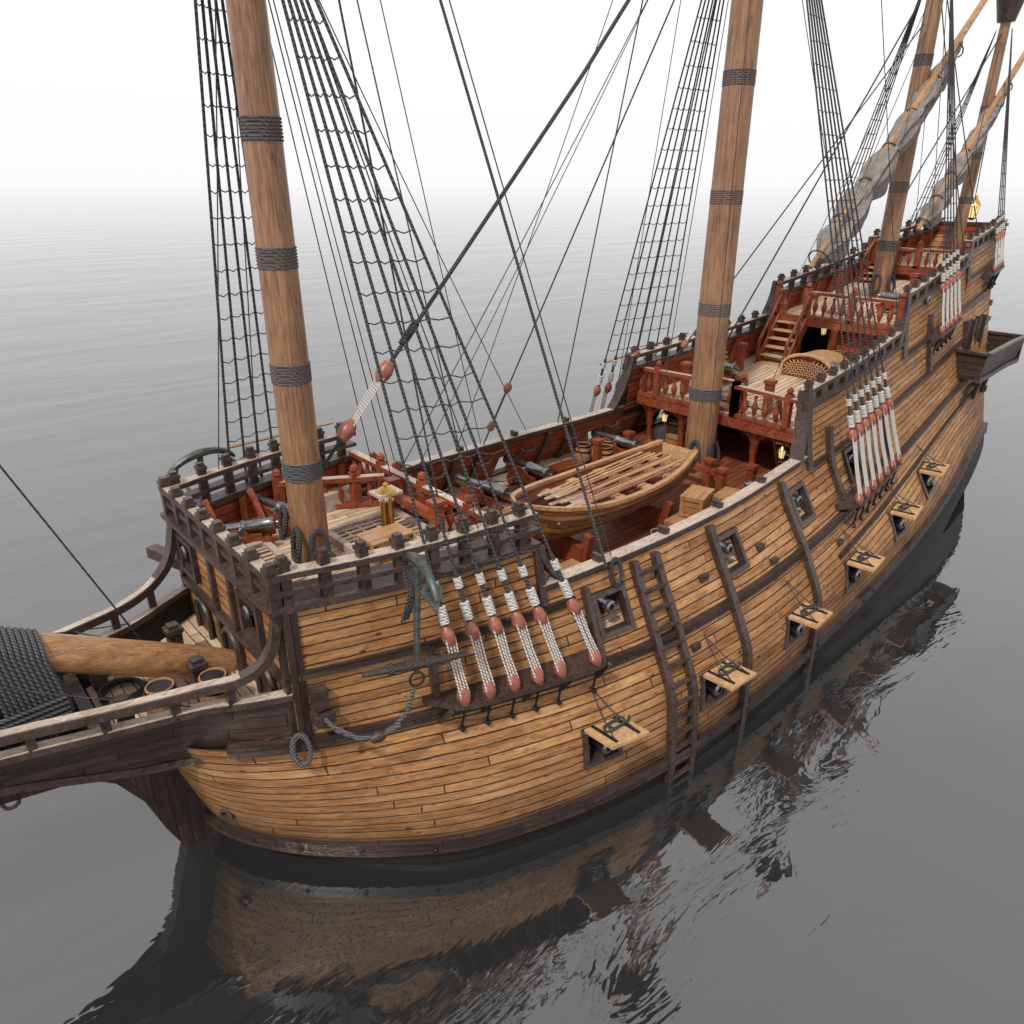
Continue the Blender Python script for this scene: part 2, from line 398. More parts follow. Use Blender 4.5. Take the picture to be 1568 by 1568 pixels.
# gun ports
mb=MB()
for side in (-1,1):
    for X,w in LP+UP:
        f=.09
        c=[HP(X+a*(PW+.03),w+b2*(PH+.03),side) for a,b2 in ((-1,-1),(1,-1),(1,1),(-1,1))]
        n=hnorm(X,w,side)
        for i in range(4):
            a,b2=c[i],c[(i+1)%4]; d=(b2-a).normalized()*.05
            mb.beam(a-d,b2+d,.13,f,'dark_wood',up=(c[(i+2)%4]-b2).normalized())
        h=[HP(X+a*PW,w+b2*PH,side) for a,b2 in ((-1,-1),(1,-1),(1,1),(-1,1))]
        inn=[V((p.x,p.y-side*(.45 if w<2 else .12),p.z)) for p in h]
        for i in range(4): mb.poly([h[i],h[(i+1)%4],inn[(i+1)%4],inn[i]],'dark_planks',[(0,0),(.6,0),(.6,.45),(0,.45)])
    for X,w in LP:
        a=HP(X-PW-.06,w+PH+.06,side); b2=HP(X+PW+.06,w+PH+.06,side)
        out=V((0,side*.62,.04)); th=V((0,0,.06)); o0=V((0,side*.06,0))
        P=[a+o0,b2+o0,a+o0+out,b2+o0+out]; mb.hexa(P+[p+th for p in P],'light_wood')
        for t in (.2,.8):
            s0=a.lerp(b2,t)+o0+th; mb.beam(s0+V((0,0,.012)),s0+out*.9+V((0,0,.012)),.05,.02,'iron')
            q=s0+out*.8+V((0,0,.03)); mb.tube([q,(q+HP(X,w+.95,side))/2+V((0,0,-.06)),HP(X,w+.95,side,.03)],.012,'rope_dark',5)
        cc=a.lerp(b2,.45)+o0+out*.35+V((0,0,.1))
        mb.tube([cc+V((.2*math.cos(t)+.02*t,.09*math.sin(t),.02*math.sin(3*t))) for t in [i*.5 for i in range(26)]],.022,'rope_dark',5)
    for X,w in ((8.2,2.35),(8.95,3.3),(11.2,2.9),(10.9,3.25),(14.0,2.3)):
        p=HP(X,w,side); mb.box(p+V((0,side*.02,0)),(.22,.1,.11),'dark_wood')
mb.obj('gun_ports',ship)
# ---------------------------------------------------------------- decks and bulwarks
mb=MB()
def deck(X0,X1,w,mat,inset=.1):
    k=max(2,int((X1-X0)/.4)); pts=[]
    for i in range(k+1):
        X=X0+(X1-X0)*i/k; z=w+sh(X); hb=HB(X,z)-inset
        pts.append([(X,hb*t,z+.05*(1-t*t)) for t in (-1,-.5,0,.5,1)])
    for i in range(k):
        for j in range(4):
            q=[pts[i][j],pts[i+1][j],pts[i+1][j+1],pts[i][j+1]]
            mb.poly(q,mat,[(p[0],p[1]) for p in q])
deck(1.5,5.35,4.3,'deck_planks'); deck(1.5,16.4,3.05,'waist_deck_planks'); deck(14.3,19.7,4.45,'deck_planks')
deck(14.3,19.7,4.33,'red_planks'); deck(19.5,24.6,5.6,'deck_planks'); deck(24.3,28.0,5.95,'deck_planks')
deck(1.5,5.3,4.2,'red_planks'); deck(3,26,.9,'interior_shade_black'); deck(3,26,2.3,'interior_shade_black')  # lower decks coloured black to paint the shade inside the hull
for side in (-1,1):
    pts=[HP(X,3.07,side,-.12) for X in fill([5.4,14.2],.5)]
    for a,b2 in zip(pts,pts[1:]):
        q=[a,b2,b2-V((0,side*.75,-.025)),a-V((0,side*.75,-.025))]; mb.poly(q,'deck_planks',[(p.x,p.y) for p in q])
mb.obj('decks',ship)
mb=MB()
for side in (-1,1):
    for k,(a,b2,top,dk) in enumerate(SEC):
        cs=fill([a,b2]+[x for x in pe if a<x<b2],.4)
        ws=fill([dk-.05]+([3.42-PH,3.42+PH] if k==1 else [])+[top],.3)
        grid(mb,cs,ws,side,lambda w:'red_planks',off=.13,holes=(k==1))
        X=a+.5
        while X<min(b2,27.5)-.2:
            if not any(abs(X-p)<.42 for p,_ in UP):
                P=[HP(X,dk,side,-.18),HP(X,top-.02,side,-.18)]; mb.beam(P[0],P[1],.13,.13,'red_wood' if k!=1 else 'dark_wood')
            X+=.75
        P,O=hpath(a-.05,b2,top+.04,side)
        if k==1:
            mb.sweep(P,O,.07,.09,'dark_wood',inner=.19); mb.sweep([p+V((0,0,.052)) for p in P],O,.06,.014,'pale_wood_rail_sheen',inner=.18)  # thin pale strip paints sky reflection onto the dark cap
            X=6.6
            while X<13.3:
                p=HP(X,top+.1,side,-.06); mb.box(p,(.12,.16,.12),'dark_wood'); mb.box(p+V((0,0,.09)),(.07,.22,.06),'dark_wood'); X+=1.7
        else: mb.sweep(P,O,.08,.10,'dark_wood',inner=.24)
        if k!=1:
            tr=TOPR[k]; X=a+.12; st=.5 if k==0 else .62
            while X<b2-.05 and X<27.9:
                p=HP(X,top,side,-.05); q=HP(X,tr+.1,side,-.05)
                mb.beam(p,q,.13,.14,'dark_wood'); mb.box(q+V((0,0,.04)),(.17,.17,.06),'dark_wood'); mb.box(q+V((0,0,.1)),(.11,.11,.06),'dark_wood')
                X+=st
            for t,hh in ((.5,.07),(.93,.08)) if k==0 else ((.9,.09),):
                P,O=hpath(a-.05,b2,top+(tr-top)*t,side); mb.sweep(P,O,.05,hh,'dark_wood',inner=.17)
                if t>.8:
                    P=[p+V((0,0,hh/2+.006)) for p in P]; mb.sweep(P,O,.04,.012,'pale_wood_rail_sheen',inner=.16)  # pale top skin stands in for sky sheen on the dark rail
    for X,w0,w1 in ((5.35,4.15,4.9),(13.75,4.15,5.66),(19.6,5.3,6.56),(24.5,6.2,6.9)):
        sgn=-1 if X>6 else 1
        P=[];O=[];U=[]
        for i in range(9):
            t=i/8; w=w0+(w1-w0)*t; XX=X+sgn*.45*(1-t)**2
            P.append(HP(XX,w,side)); O.append(V((0,side,0))); U.append(V((-sgn*1,0,.3)).normalized())
        mb.sweep(P,O,.08,.14,'dark_wood',U,inner=.2)
        if X>6:
            q=[HP(X,w0,side),HP(X,w1-.35,side),HP(X-.13,w0+.25*(w1-w0),side),HP(X-.4,w0,side)]
            mb.poly(q,'hull_planks',[(p.x,p.z) for p in q])
for z,hh,d in ((5.14,.07,.14),(5.38,.09,.2),(4.91,.09,.3)):
    mb.box((1.42,0,z),(d,4.3,hh),'dark_wood')
mb.box((1.42,0,5.432),(.16,4.2,.014),'pale_wood_rail_sheen')  # top highlight of the front rail, painted as a pale strip
for i in range(8):
    y=-2.05+4.1*i/7; mb.box((1.4,y,5.15),(.15,.13,.62),'dark_wood'); mb.box((1.4,y,5.5),(.18,.18,.06),'dark_wood'); mb.box((1.4,y,5.56),(.12,.12,.06),'dark_wood')
mb.obj('bulwarks_and_rails',ship)
# ---------------------------------------------------------------- forecastle front, bulkheads
mb=MB()
def wall(X,y0,y1,z0,z1,mat,holes=()):
    ys=sorted({y0,y1}|{h[0]-h[2] for h in holes}|{h[0]+h[2] for h in holes}); zs=sorted({z0,z1}|{h[1]-h[3] for h in holes}|{h[1]+h[3] for h in holes})
    for a,b2 in zip(ys,ys[1:]):
        for c,d in zip(zs,zs[1:]):
            if any(abs((a+b2)/2-h[0])<h[2] and abs((c+d)/2-h[1])<h[3] for h in holes): continue
            mb.poly([(X,a,c),(X,b2,c),(X,b2,d),(X,a,d)],mat,[(a,c),(b2,c),(b2,d),(a,d)])
fp=[(1.5,4.3,.26,.26),(-1.05,4.3,.26,.28)]
wall(1.45,-2.08,2.08,2.6,4.87,'hull_planks',fp)
for y,z,a,b2 in fp:
    for s in (-1,1):
        mb.box((1.43,y+s*(a+.04),z),(.14,.09,2*b2+.18),'dark_wood'); mb.box((1.43,y,z+s*(b2+.045)),(.135,2*a,.09),'dark_wood')
for y in (-2.02,-.35,.45,2.02): mb.box((1.42,y,3.75),(.09,.12,2.25),'dark_wood')
mb.box((1.41,0,3.72),(.10,4.1,.11),'dark_wood')
for y in (-1.3,.0,1.2):
    a=.26; P=[(1.40,y-a,2.85),(1.40,y+a,2.85)]+[(1.40,y+a*math.cos(t),3.33+a*math.sin(t)) for t in [math.pi*i/8 for i in range(9)]]
    mb.poly(P,'dark_planks',[(p[2],p[1]) for p in P])
    fr=[(1.38,y+a*1.08,2.85)]+[(1.38,y+a*1.08*math.cos(t),3.33+a*1.08*math.sin(t)) for t in [math.pi*i/8 for i in range(9)]]+[(1.38,y-a*1.08,2.85)]
    mb.tube(fr,.045,'dark_wood',6)
wall(5.3,-2.8,2.8,3.08,4.25,'red_planks',[(0,3.6,.5,.5)])
wall(16.3,-2.6,2.6,3.2,4.75,'red_planks',[(.9,3.9,.4,.6),(-.9,3.9,.4,.6)])
wall(19.75,-2.1,2.1,5.0,6.45,'red_planks',[(.5,5.75,.42,.62)])
wall(24.5,-1.7,1.7,7.0,7.6,'red_planks')
wall(17.2,-2.5,2.5,3.2,4.8,'interior_shade_black'); wall(20.8,-1.9,1.9,5.0,6.4,'interior_shade_black')  # black sheets behind the openings paint the darkness within
mb.box((14.25,0,4.6),(.22,5.1,.26),'red_wood'); mb.box((5.4,0,4.25),(.16,5.5,.22),'red_wood'); mb.box((19.55,0,6.36),(.22,3.9,.24),'red_wood')
mb.box((24.3,0,7.52),(.16,3.2,.2),'red_wood')
def post(x,y,z0,z1,r=.09):
    mb.lathe([(r*1.3,0),(r*1.3,.12),(r,.16),(r*.8,.5*(z1-z0)),(r*1.15,.55*(z1-z0)),(r,z1-z0-.15),(r*1.4,z1-z0-.1),(r*1.4,z1-z0)],(x,y,z0),(0,0,1),'red_wood',8)
for y in (-2.2,-1.1,1.1,2.2):
    post(14.35,y,3.2,4.5)
    for s in (-1,1): mb.tube([(14.35,y,4.0),(14.35,y+s*.12,4.3),(14.35,y+s*.4,4.48)],.05,'red_wood',6)
for y in (-1.5,-.2,1.2): post(19.5,y,5.1,6.3)
mb.obj('bulkheads',ship)
# balustrades
mb=MB()
def balus(p0,p1,h,sp=.27):
    p0=V(p0);p1=V(p1); n=max(2,int((p1-p0).length/sp)); up=V((0,0,1))
    mb.beam(p0+up*.04,p1+up*.04,.16,.08,'red_wood'); mb.beam(p0+up*(h-.03),p1+up*(h-.03),.17,.08,'red_wood'); mb.beam(p0+up*(h+.014),p1+up*(h+.014),.14,.012,'pale_wood_rail_sheen')  # last beam is a pale strip painting the handrail's top highlight
    for i in range(n+1):
        p=p0.lerp(p1,i/n)
        if i%5==0: mb.box(p+up*(h/2+.05),(.16,.16,h+.1),'red_wood'); mb.lathe([(.05,0),(.085,.05),(.07,.12),(.001,.17)],p+up*(h+.1),(0,0,1),'red_wood',8); continue
        mb.lathe([(.05,.08),(.05,.12),(.028,.15),(.075,.3),(.085,.36),(.05,.45),(.03,.55),(.045,.6),(.045,.64)] if h>.65 else [(.05,.08),(.03,.12),(.075,.24),(.03,.4),(.045,.5)],p,(0,0,1),'red_wood',7)
balus((5.25,-2.65,4.32),(5.25,2.65,4.32),.7); balus((14.2,-.5,4.75),(14.2,-2.5,4.7),.78); balus((14.2,.5,4.75),(14.2,2.5,4.7),.78)
balus((14.2,-.5,4.75),(14.5,-.5,4.75),.78,.3);balus((14.2,.5,4.75),(14.5,.5,4.75),.78,.3)
balus((14.5,-.5,4.76),(14.5,.5,4.76),.78)
balus((19.5,-1.9,6.44),(19.5,.8,6.46),.75); balus((19.5,1.75,6.44),(19.5,1.5,6.46),.75)
balus((24.35,-1.5,7.6),(24.35,1.5,7.6),.6)
balus((4.9,-2.4,4.35),(3.6,-2.1,4.35),.6); balus((3.4,2.2,4.35),(5.1,1.2,4.35),.6)
for y in (-1.6,1.7): mb.box((4.2,y,4.5),(.9,.16,.35),'pale_wood_rail_sheen')
mb.obj('balustrades',ship)
# stairs
mb=MB()
def stairs(x0,z0,x1,z1,y,w,n):
    for s in (-1,1): mb.beam((x0,y+s*w/2,z0+.05),(x1,y+s*w/2,z1+.05),.07,.26,'red_wood')
    for i in range(n):
        t=(i+.5)/n; mb.box((x0+(x1-x0)*t,y,z0+(z1-z0)*t+.05),(.26,w,.045),'light_wood')
    for s in (-1,1):
        mb.beam((x0,y+s*w/2,z0+.8),(x1,y+s*w/2,z1+.8),.06,.07,'red_wood')
        for t in (0,.5,1): p=V((x0+(x1-x0)*t,y+s*w/2,z0+(z1-z0)*t)); mb.beam(p,p+V((0,0,.8)),.07,.07,'red_wood')
stairs(18.5,4.98,19.5,6.35,1.15,.9,6); stairs(15.2,3.2,14.5,4.6,-1.9,.8,5); stairs(6.2,3.1,5.4,4.3,1.7,.8,5); stairs(23.7,7.1,24.3,7.6,.9,.8,3)
cx,cy,cz=17.9,-.35,4.98
prof=[]
for i in range(13):
    t=math.pi*i/12; prof.append((cy+.75*math.cos(t),cz+.35+.42*math.sin(t)))
prof=[(cy+.75,cz)]+prof+[(cy-.75,cz)]
for X in (cx,cx+1.0):
    P=[(X,a,b2) for a,b2 in prof]; mb.poly(P,'red_planks',[(p[1],p[2]) for p in P])
for a,b2 in zip(prof,prof[1:]):
    mb.poly([(cx-.08,*a),(cx+1.05,*a),(cx+1.05,*b2),(cx-.08,*b2)],'light_wood')
mb.tube([(cx-.06,a,b2) for a,b2 in prof],.045,'light_wood',6)
for i in range(-5,6):
    mb.beam((cx-.03,cy+i*.12-.2,cz+.15),(cx-.03,cy+i*.12+.2,cz+.62-.02*abs(i)),.02,.03,'light_wood'); mb.beam((cx-.03,cy+i*.12+.2,cz+.15),(cx-.03,cy+i*.12-.2,cz+.62-.02*abs(i)),.02,.03,'light_wood')
def grating(x0,x1,y0,y1,z,sp=.13):
    mb.box(((x0+x1)/2,(y0+y1)/2,z-.01),(x1-x0,y1-y0,.03),'interior_shade_black')  # black sheet paints the shade below the grating
    for a in (y0,y1): mb.box(((x0+x1)/2,a,z+.05),(x1-x0+.16,.12,.14),'pale_wood_rail_sheen')
    for a in (x0,x1): mb.box((a,(y0+y1)/2,z+.048),(.12,y1-y0,.135),'pale_wood_rail_sheen')
    n=int((y1-y0)/sp)
    for i in range(1,n): mb.box(((x0+x1)/2,y0+(y1-y0)*i/n,z+.04),(x1-x0,.06,.05),'deck_planks')
    n=int((x1-x0)/sp/2)
    for i in range(1,n): mb.box((x0+(x1-x0)*i/n,(y0+y1)/2,z+.035),(.05,y1-y0,.04),'deck_planks')
grating(15.1,17.3,-.9,.7,4.86); grating(1.9,2.5,-.9,.9,4.38); grating(3.5,4.9,-.8,.6,4.38); grating(5.9,7.0,-.8,1.0,3.14); grating(20.3,21.6,-.6,.6,6.5)
for X in (4.95,):
    for y in (-.7,.7): mb.box((X,y,4.65),(.2,.2,.7),'red_wood'); mb.box((X,y,5.03),(.25,.25,.07),'red_wood')
    mb.box((X,0,4.75),(.15,1.7,.15),'red_wood')
for X,y,z in ((12.8,-.9,3.15),(12.8,.9,3.15),(13.0,1.8,3.15),(13.2,-1.8,3.15),(12.0,2.0,3.1),(14.9,-1.0,4.75),(15.0,1.6,4.75),(17.6,1.6,4.95),(22.0,-1.1,6.8),(22,1.1,6.8),(12.6,-1.4,3.1)):
    mb.box((X,y,z+.4),(.18,.18,.8),'red_wood'); mb.box((X,y,z+.85),(.24,.24,.09),'red_wood')
mb.box((12.8,0,3.75),(.14,2.2,.14),'red_wood')
for X in (7.9,10.4):
    mb.box((X,-.75,3.32),(.2,1.5,.4),'red_wood')
    for s in (-1,1): mb.beam((X,-.75+s*.72,3.12),(X,-.75+s*.85,3.8),.16,.14,'red_wood')
for X in (7.6,11.2): mb.box((X,2.35,3.35),(1.0,.45,.08),'red_wood')
for i in range(4): mb.tube([(6.9+.3*i,1.75-.16*i,3.22),(11.4+.2*i,1.7-.16*i,3.24)],.07,'spar_wood',8)
for X in (7.3,9.2,11.): mb.box((X,1.5,3.16),(.14,.9,.08),'red_wood')
for X0 in (8.6,11.5):
    mb.box((X0,-2.35,3.2),(1.0,.16,.1),'red_wood')
    for i in range(7): mb.lathe([(.001,-.06),(.042,-.042),(.06,0),(.042,.042),(.001,.06)],(X0-.42+.14*i,-2.35,3.28),(0,0,1),'iron',10)
for side in (-1,1):
    for i in range(6):
        X=6.1+i*1.45; p=HP(X,3.75,side,-.26); mb.tube([p+V((-.25,0,.08)),p+V((-.15,-side*.05,0)),p+V((.15,-side*.05,0)),p+V((.25,0,.08))],.045,'dark_wood',6)
for X in (2.0,2.8):
    mb.tube([(X,2.05,5.0),(X,1.8,4.8),(X,1.4,4.38)],.06,'red_wood',6)
mb.obj('deck_fittings',ship)
# ---------------------------------------------------------------- beakhead
mb=MB()
hwX=[-5.8,-3.5,-1.8,-.6,.4,.9,1.45]
def hw(X): return pchip(hwX,[.28,.6,.88,1.2,1.5,1.78,2.06],X)
def bw(X): return pchip([-5.8,-2,.1,.5,1.0,1.45],[.14,.48,.92,1.25,1.75,2.06],X)
def bz(X): return pchip([-5.8,-2,.1,.8,1.45],[3.6,2.78,2.32,2.5,2.68],X)
def tz(X): return pchip([-5.8,-2,0,1.45],[4.2,3.5,3.46,3.5],X)
def rz(X): return pchip([-5.8,-2,0,.7,1.1,1.32,1.42],[4.7,3.84,3.80,3.86,4.05,4.4,4.85],X)
xs=fill([-5.8,.4,1.45],.25)
for side in (-1,1):
    T=[V((x,side*hw(x),tz(x))) for x in xs]; B=[V((x,side*bw(x),bz(x))) for x in xs]; K=[V((x,side*.15,bz(x)-.12)) for x in xs]
    for i in range(len(xs)-1):
        mb.poly([B[i],B[i+1],T[i+1],T[i]],'dark_planks',[(p.x,p.z) for p in (B[i],B[i+1],T[i+1],T[i])])
        if xs[i]<.4: mb.poly([K[i],K[i+1],B[i+1],B[i]],'dark_planks',[(p.x,p.y) for p in (K[i],K[i+1],B[i+1],B[i])])
        i_=V((0,-side*.08,0)); q=[B[i]+i_,B[i+1]+i_,T[i+1]+i_,T[i]+i_]; mb.poly(q,'tarred_planks',[(p.x,p.z) for p in q])
    O=[V((-.2,side,0)).normalized()]*len(xs)
    mb.sweep(T,O,.06,.09,'dark_wood',inner=.12); mb.sweep([p+V((0,0,.055)) for p in T],O,.05,.014,'pale_wood_rail_sheen',inner=.11)  # pale strip paints the lit top of the lower beak rail
    mb.sweep([p+V((0,0,.05)) for p in B],O,.07,.13,'dark_wood',inner=.05)
    xr=fill([-5.8,.7,1.2,1.42],.12); R=[V((x,side*(hw(min(x,1.3))+.03),rz(x))) for x in xr]
    ups=[];outs=[]
    for i in range(len(R)):
        t=(R[min(i+1,len(R)-1)]-R[max(i-1,0)]).normalized(); o=V((-.2,side,0)).normalized(); u=o.cross(t); u=u if u.z>=-.01 and (u.z>.05 or u.x<0) else -u
        u.normalize(); ups.append(u); outs.append(o)
    mb.sweep(R,outs,.09,.12,'dark_wood',ups,inner=.09)
    mb.sweep([p+u*.066 for p,u in zip(R,ups)][:-5],outs[:-5],.06,.014,'pale_wood_rail_sheen' ,ups[:-5],inner=.07)  # upper beak rail's highlight, painted as a pale strip
    for x in (-4.4,-3.2,-2.3,-1.5,-.7,.1,.75):
        mb.beam((x,side*(hw(x)-.01),tz(x)),(x,side*(hw(x)+.01),rz(x)-.05),.11,.11,'dark_wood')
def fw(x):
    t=(tz(x)-.5-bz(x))/(tz(x)-bz(x)); return bw(x)+(hw(x)-bw(x))*max(0,t)-.1
for a,b2 in zip(xs,xs[1:]):
    q=[(a,-fw(a),tz(a)-.5),(b2,-fw(b2),tz(b2)-.5),(b2,fw(b2),tz(b2)-.5),(a,fw(a),tz(a)-.5)]
    mb.poly(q,'deck_planks' if a>-.6 else 'dark_planks',[(p[1],p[0]) for p in q])
for x in (-2.6,-1.9,-.75): mb.box((x,0,tz(x)-.3),(.16,2*hw(x)-.35,.2),'dark_wood')
for i in range(7): mb.box((-2.3-i*.35,0,tz(-2.3-i*.35)-.38),(.18,2*fw(-2.3-i*.35)-.05,.05),'pale_wood_rail_sheen')
for x,y in ((-.4,-.75),(.7,-.5),(-.4,.8),(.75,.7)):
    mb.box((x,y,3.2),(.2,.2,.65),'dark_wood'); mb.box((x,y,3.55),(.25,.25,.08),'dark_wood'); mb.box((x,y,3.62),(.15,.15,.07),'dark_wood')
prof=[(1.3,-1.2),(.55,-.6),(.08,0),(-.15,.6),(-.35,1.3),(-.65,1.85),(-1.0,2.15),(-2.,2.33),(-3.2,2.45),(-5.8,3.3),(-6.2,3.9),(-5.6,4.0),(-2,3.0),(0,2.6),(.5,1.6),(1.0,0),(1.5,-1.2)]
A=[(x,-.15,z) for x,z in prof]; Bp=[(x,.15,z) for x,z in prof]
mb.poly(A,'dark_planks',[(p[2],p[0]) for p in A]); mb.poly(Bp,'dark_planks',[(p[2],p[0]) for p in Bp])
for i in range(len(prof)):
    j=(i+1)%len(prof); mb.poly([A[i],A[j],Bp[j],Bp[i]],'dark_planks')
for x,z in ((-1.9,2.2),(-2.15,2.24)): mb.tube([(x+.1*math.cos(t),0,z+.1*math.sin(t)) for t in [math.pi*i/5 for i in range(10)]],.03,'dark_wood',6,closed=True)
P,O=hpath(.9,1.0,.95,-1); mb.lathe([(.13,-.02),(.13,.05),(.08,.06),(.07,-.05)],P[0],O[0],'dark_wood',12)
mb.obj('beakhead',ship)
mb=MB()
mb.beam((1.55,1.6,4.0),(1.15,2.75,4.05),.2,.2,'dark_wood')
p=HP(1.75,3.45,-1); mb.box(p+V((0,-.08,0)),(.2,.18,.33),'dark_wood'); mb.box(p+V((0,-.12,-.3)),(.28,.26,.16),'dark_wood')
mb.obj('catheads',ship)
# ---------------------------------------------------------------- masts, bowsprit, wooldings
def woold(mb,p,d,r,h=.28,n=6,mat='rope_grey'):
    prof=[(r,-h/2)]
    for i in range(n):
        z=-h/2+h*(i+.0)/n; s_=h/n; k=min(.04,.7*s_)
        prof+=[(r+k*.3,z+s_*.05),(r+k,z+s_*.3),(r+k,z+s_*.7),(r+k*.3,z+s_*.95)]
    prof.append((r,h/2)); mb.lathe(prof,p,d,mat,20)
MAST=[('foremast',2.93,4.2,.29,14.2,.22,24,[5.96,7.48,9.10,10.7,12.3]),
('mainmast',13.65,3.0,.38,17.2,.28,29,[5.35,7.37,9.8,12.1,14.4]),
('mizzenmast',22.3,6.6,.27,17,.18,20,[8.4,10.0,11.6,13.2]),
('bonaventure_mast',27.6,8,.2,15.5,.13,17,[9.6,10.95,12.3])]
for nm,X,z0,r0,z1,r1,z2,wl in MAST:
    mb=MB(); mb.lathe([(r0,z0-.3),(r0,z0+.5),(r0*.97,(z0*2+z1)/3),((r0+r1)/2,(z0+2*z1)/3),(r1,z1),(r1*.6,z1+.02),(r1*.4,z2)],(X,0,0),(0,0,1),'mast_wood',28)
    for z in wl:
        r=r0+(r1-r0)*(z-z0)/(z1-z0); woold(mb,V((X,0,z)),(0,0,1),r,.3 if r0>.25 else .22,7)
    mb.lathe([(r0+.02,z0-.02),(r0+.12,z0),(r0+.1,z0+.14),(r0,z0+.2)],(X,0,0),(0,0,1),'red_wood',20)
    mb.lathe([(.25,z1-.8),(.7*r0/.33,z1-.1),(.95*r0/.33,z1),(1.0*r0/.33,z1+.1),(.2,z1+.1)],(X,0,0),(0,0,1),'dark_wood',20)
    mb.obj(nm,ship)
def coil(name,loc,R=.24,n=4,hang=False,mat='rope_dark'):
    mb=MB(); pts=[]
    for i in range(n*16):
        t=2*math.pi*i/16; r=R*(1+.08*math.sin(i*.7)+.05*math.sin(i*.31))
        if hang: pts.append((.05*math.sin(i*.4),r*.6*math.cos(t),r*1.15*math.sin(t)))
        else: pts.append((r*math.cos(t),r*math.sin(t),.045*(i/16)))
    mb.tube(pts,.03,mat,6); o=mb.obj(name); o.location=loc; return o
coil('rope_coil',(2.6,-.15,4.75),.24,5,hang=True)
coil('rope_coil',(2.9,-.38,4.72),.22,5,hang=True).rotation_euler=(0,0,1.5); coil('rope_coil',(2.62,.3,5.0),.22,5,hang=True)
coil('rope_coil',(3.2,.28,5.1),.24,5,hang=True).rotation_euler=(0,0,.9)
coil('rope_coil',(13.2,-.15,3.9),.26,5,hang=True); coil('rope_coil',(13.65,-.45,3.85),.26,5,hang=True).rotation_euler=(0,0,1.5)
coil('rope_coil',(22.0,0,7.3),.22,5,hang=True); coil('rope_coil',(22.3,-.33,7.3),.22,5,hang=True).rotation_euler=(0,0,1.5)
coil('rope_coil',(1.4,-2.25,2.7),.2,6,hang=True,mat='rope_grey').rotation_euler=(0,0,1.2)
coil('rope_coil',(5.1,1.9,4.4),.25,3); coil('rope_coil',(-.2,.3,3.0),.3,3)
coil('rope_coil',(7.3,-2.6,3.12),.24,3); coil('rope_coil',(9.9,2.0,3.12),.26,4); coil('rope_coil',(16.2,-1.9,4.65),.24,3)
p=HP(6.8,4.05,-1,.12); coil('rope_coil',p,.2,4,hang=True).rotation_euler=(0,0,1.6)
# bowsprit
mb=MB()
def bs(X): return V((X,0,3.72-.55*X))
mb.tube([bs(1.4),bs(.9),bs(-1),bs(-4),bs(-9)],[.23,.265,.26,.23,.16],'spar_wood',24)
for i in range(11):
    x=-1.72+i*.066; c=bs(x); zlow=3.12
    P=[]
    for t in [math.pi*k/10 for k in range(11)]: P.append(c+V((0,.295*math.cos(t),.295*math.sin(t))))
    P+= [V((x+.1,-.25,zlow+.5)),V((x+.15,-.2,zlow)),V((x+.15,.2,zlow)),V((x+.1,.25,zlow+.5))]
    mb.tube(P,.034,'rope_grey',7,closed=True)
for k in range(5):
    z=3.3+.085*k; mb.tube([(-1.75,-.27,z),(-.95,-.27,z+.03),(-.9,.0,z),(-.95,.27,z+.03),(-1.75,.27,z),(-1.82,0,z)],.036,'rope_grey',7,closed=True)
mb.tube([bs(1.35),bs(-.6)+V((0,.2,.27))],.012,'rope_grey',5)
mb.obj('bowsprit',ship)
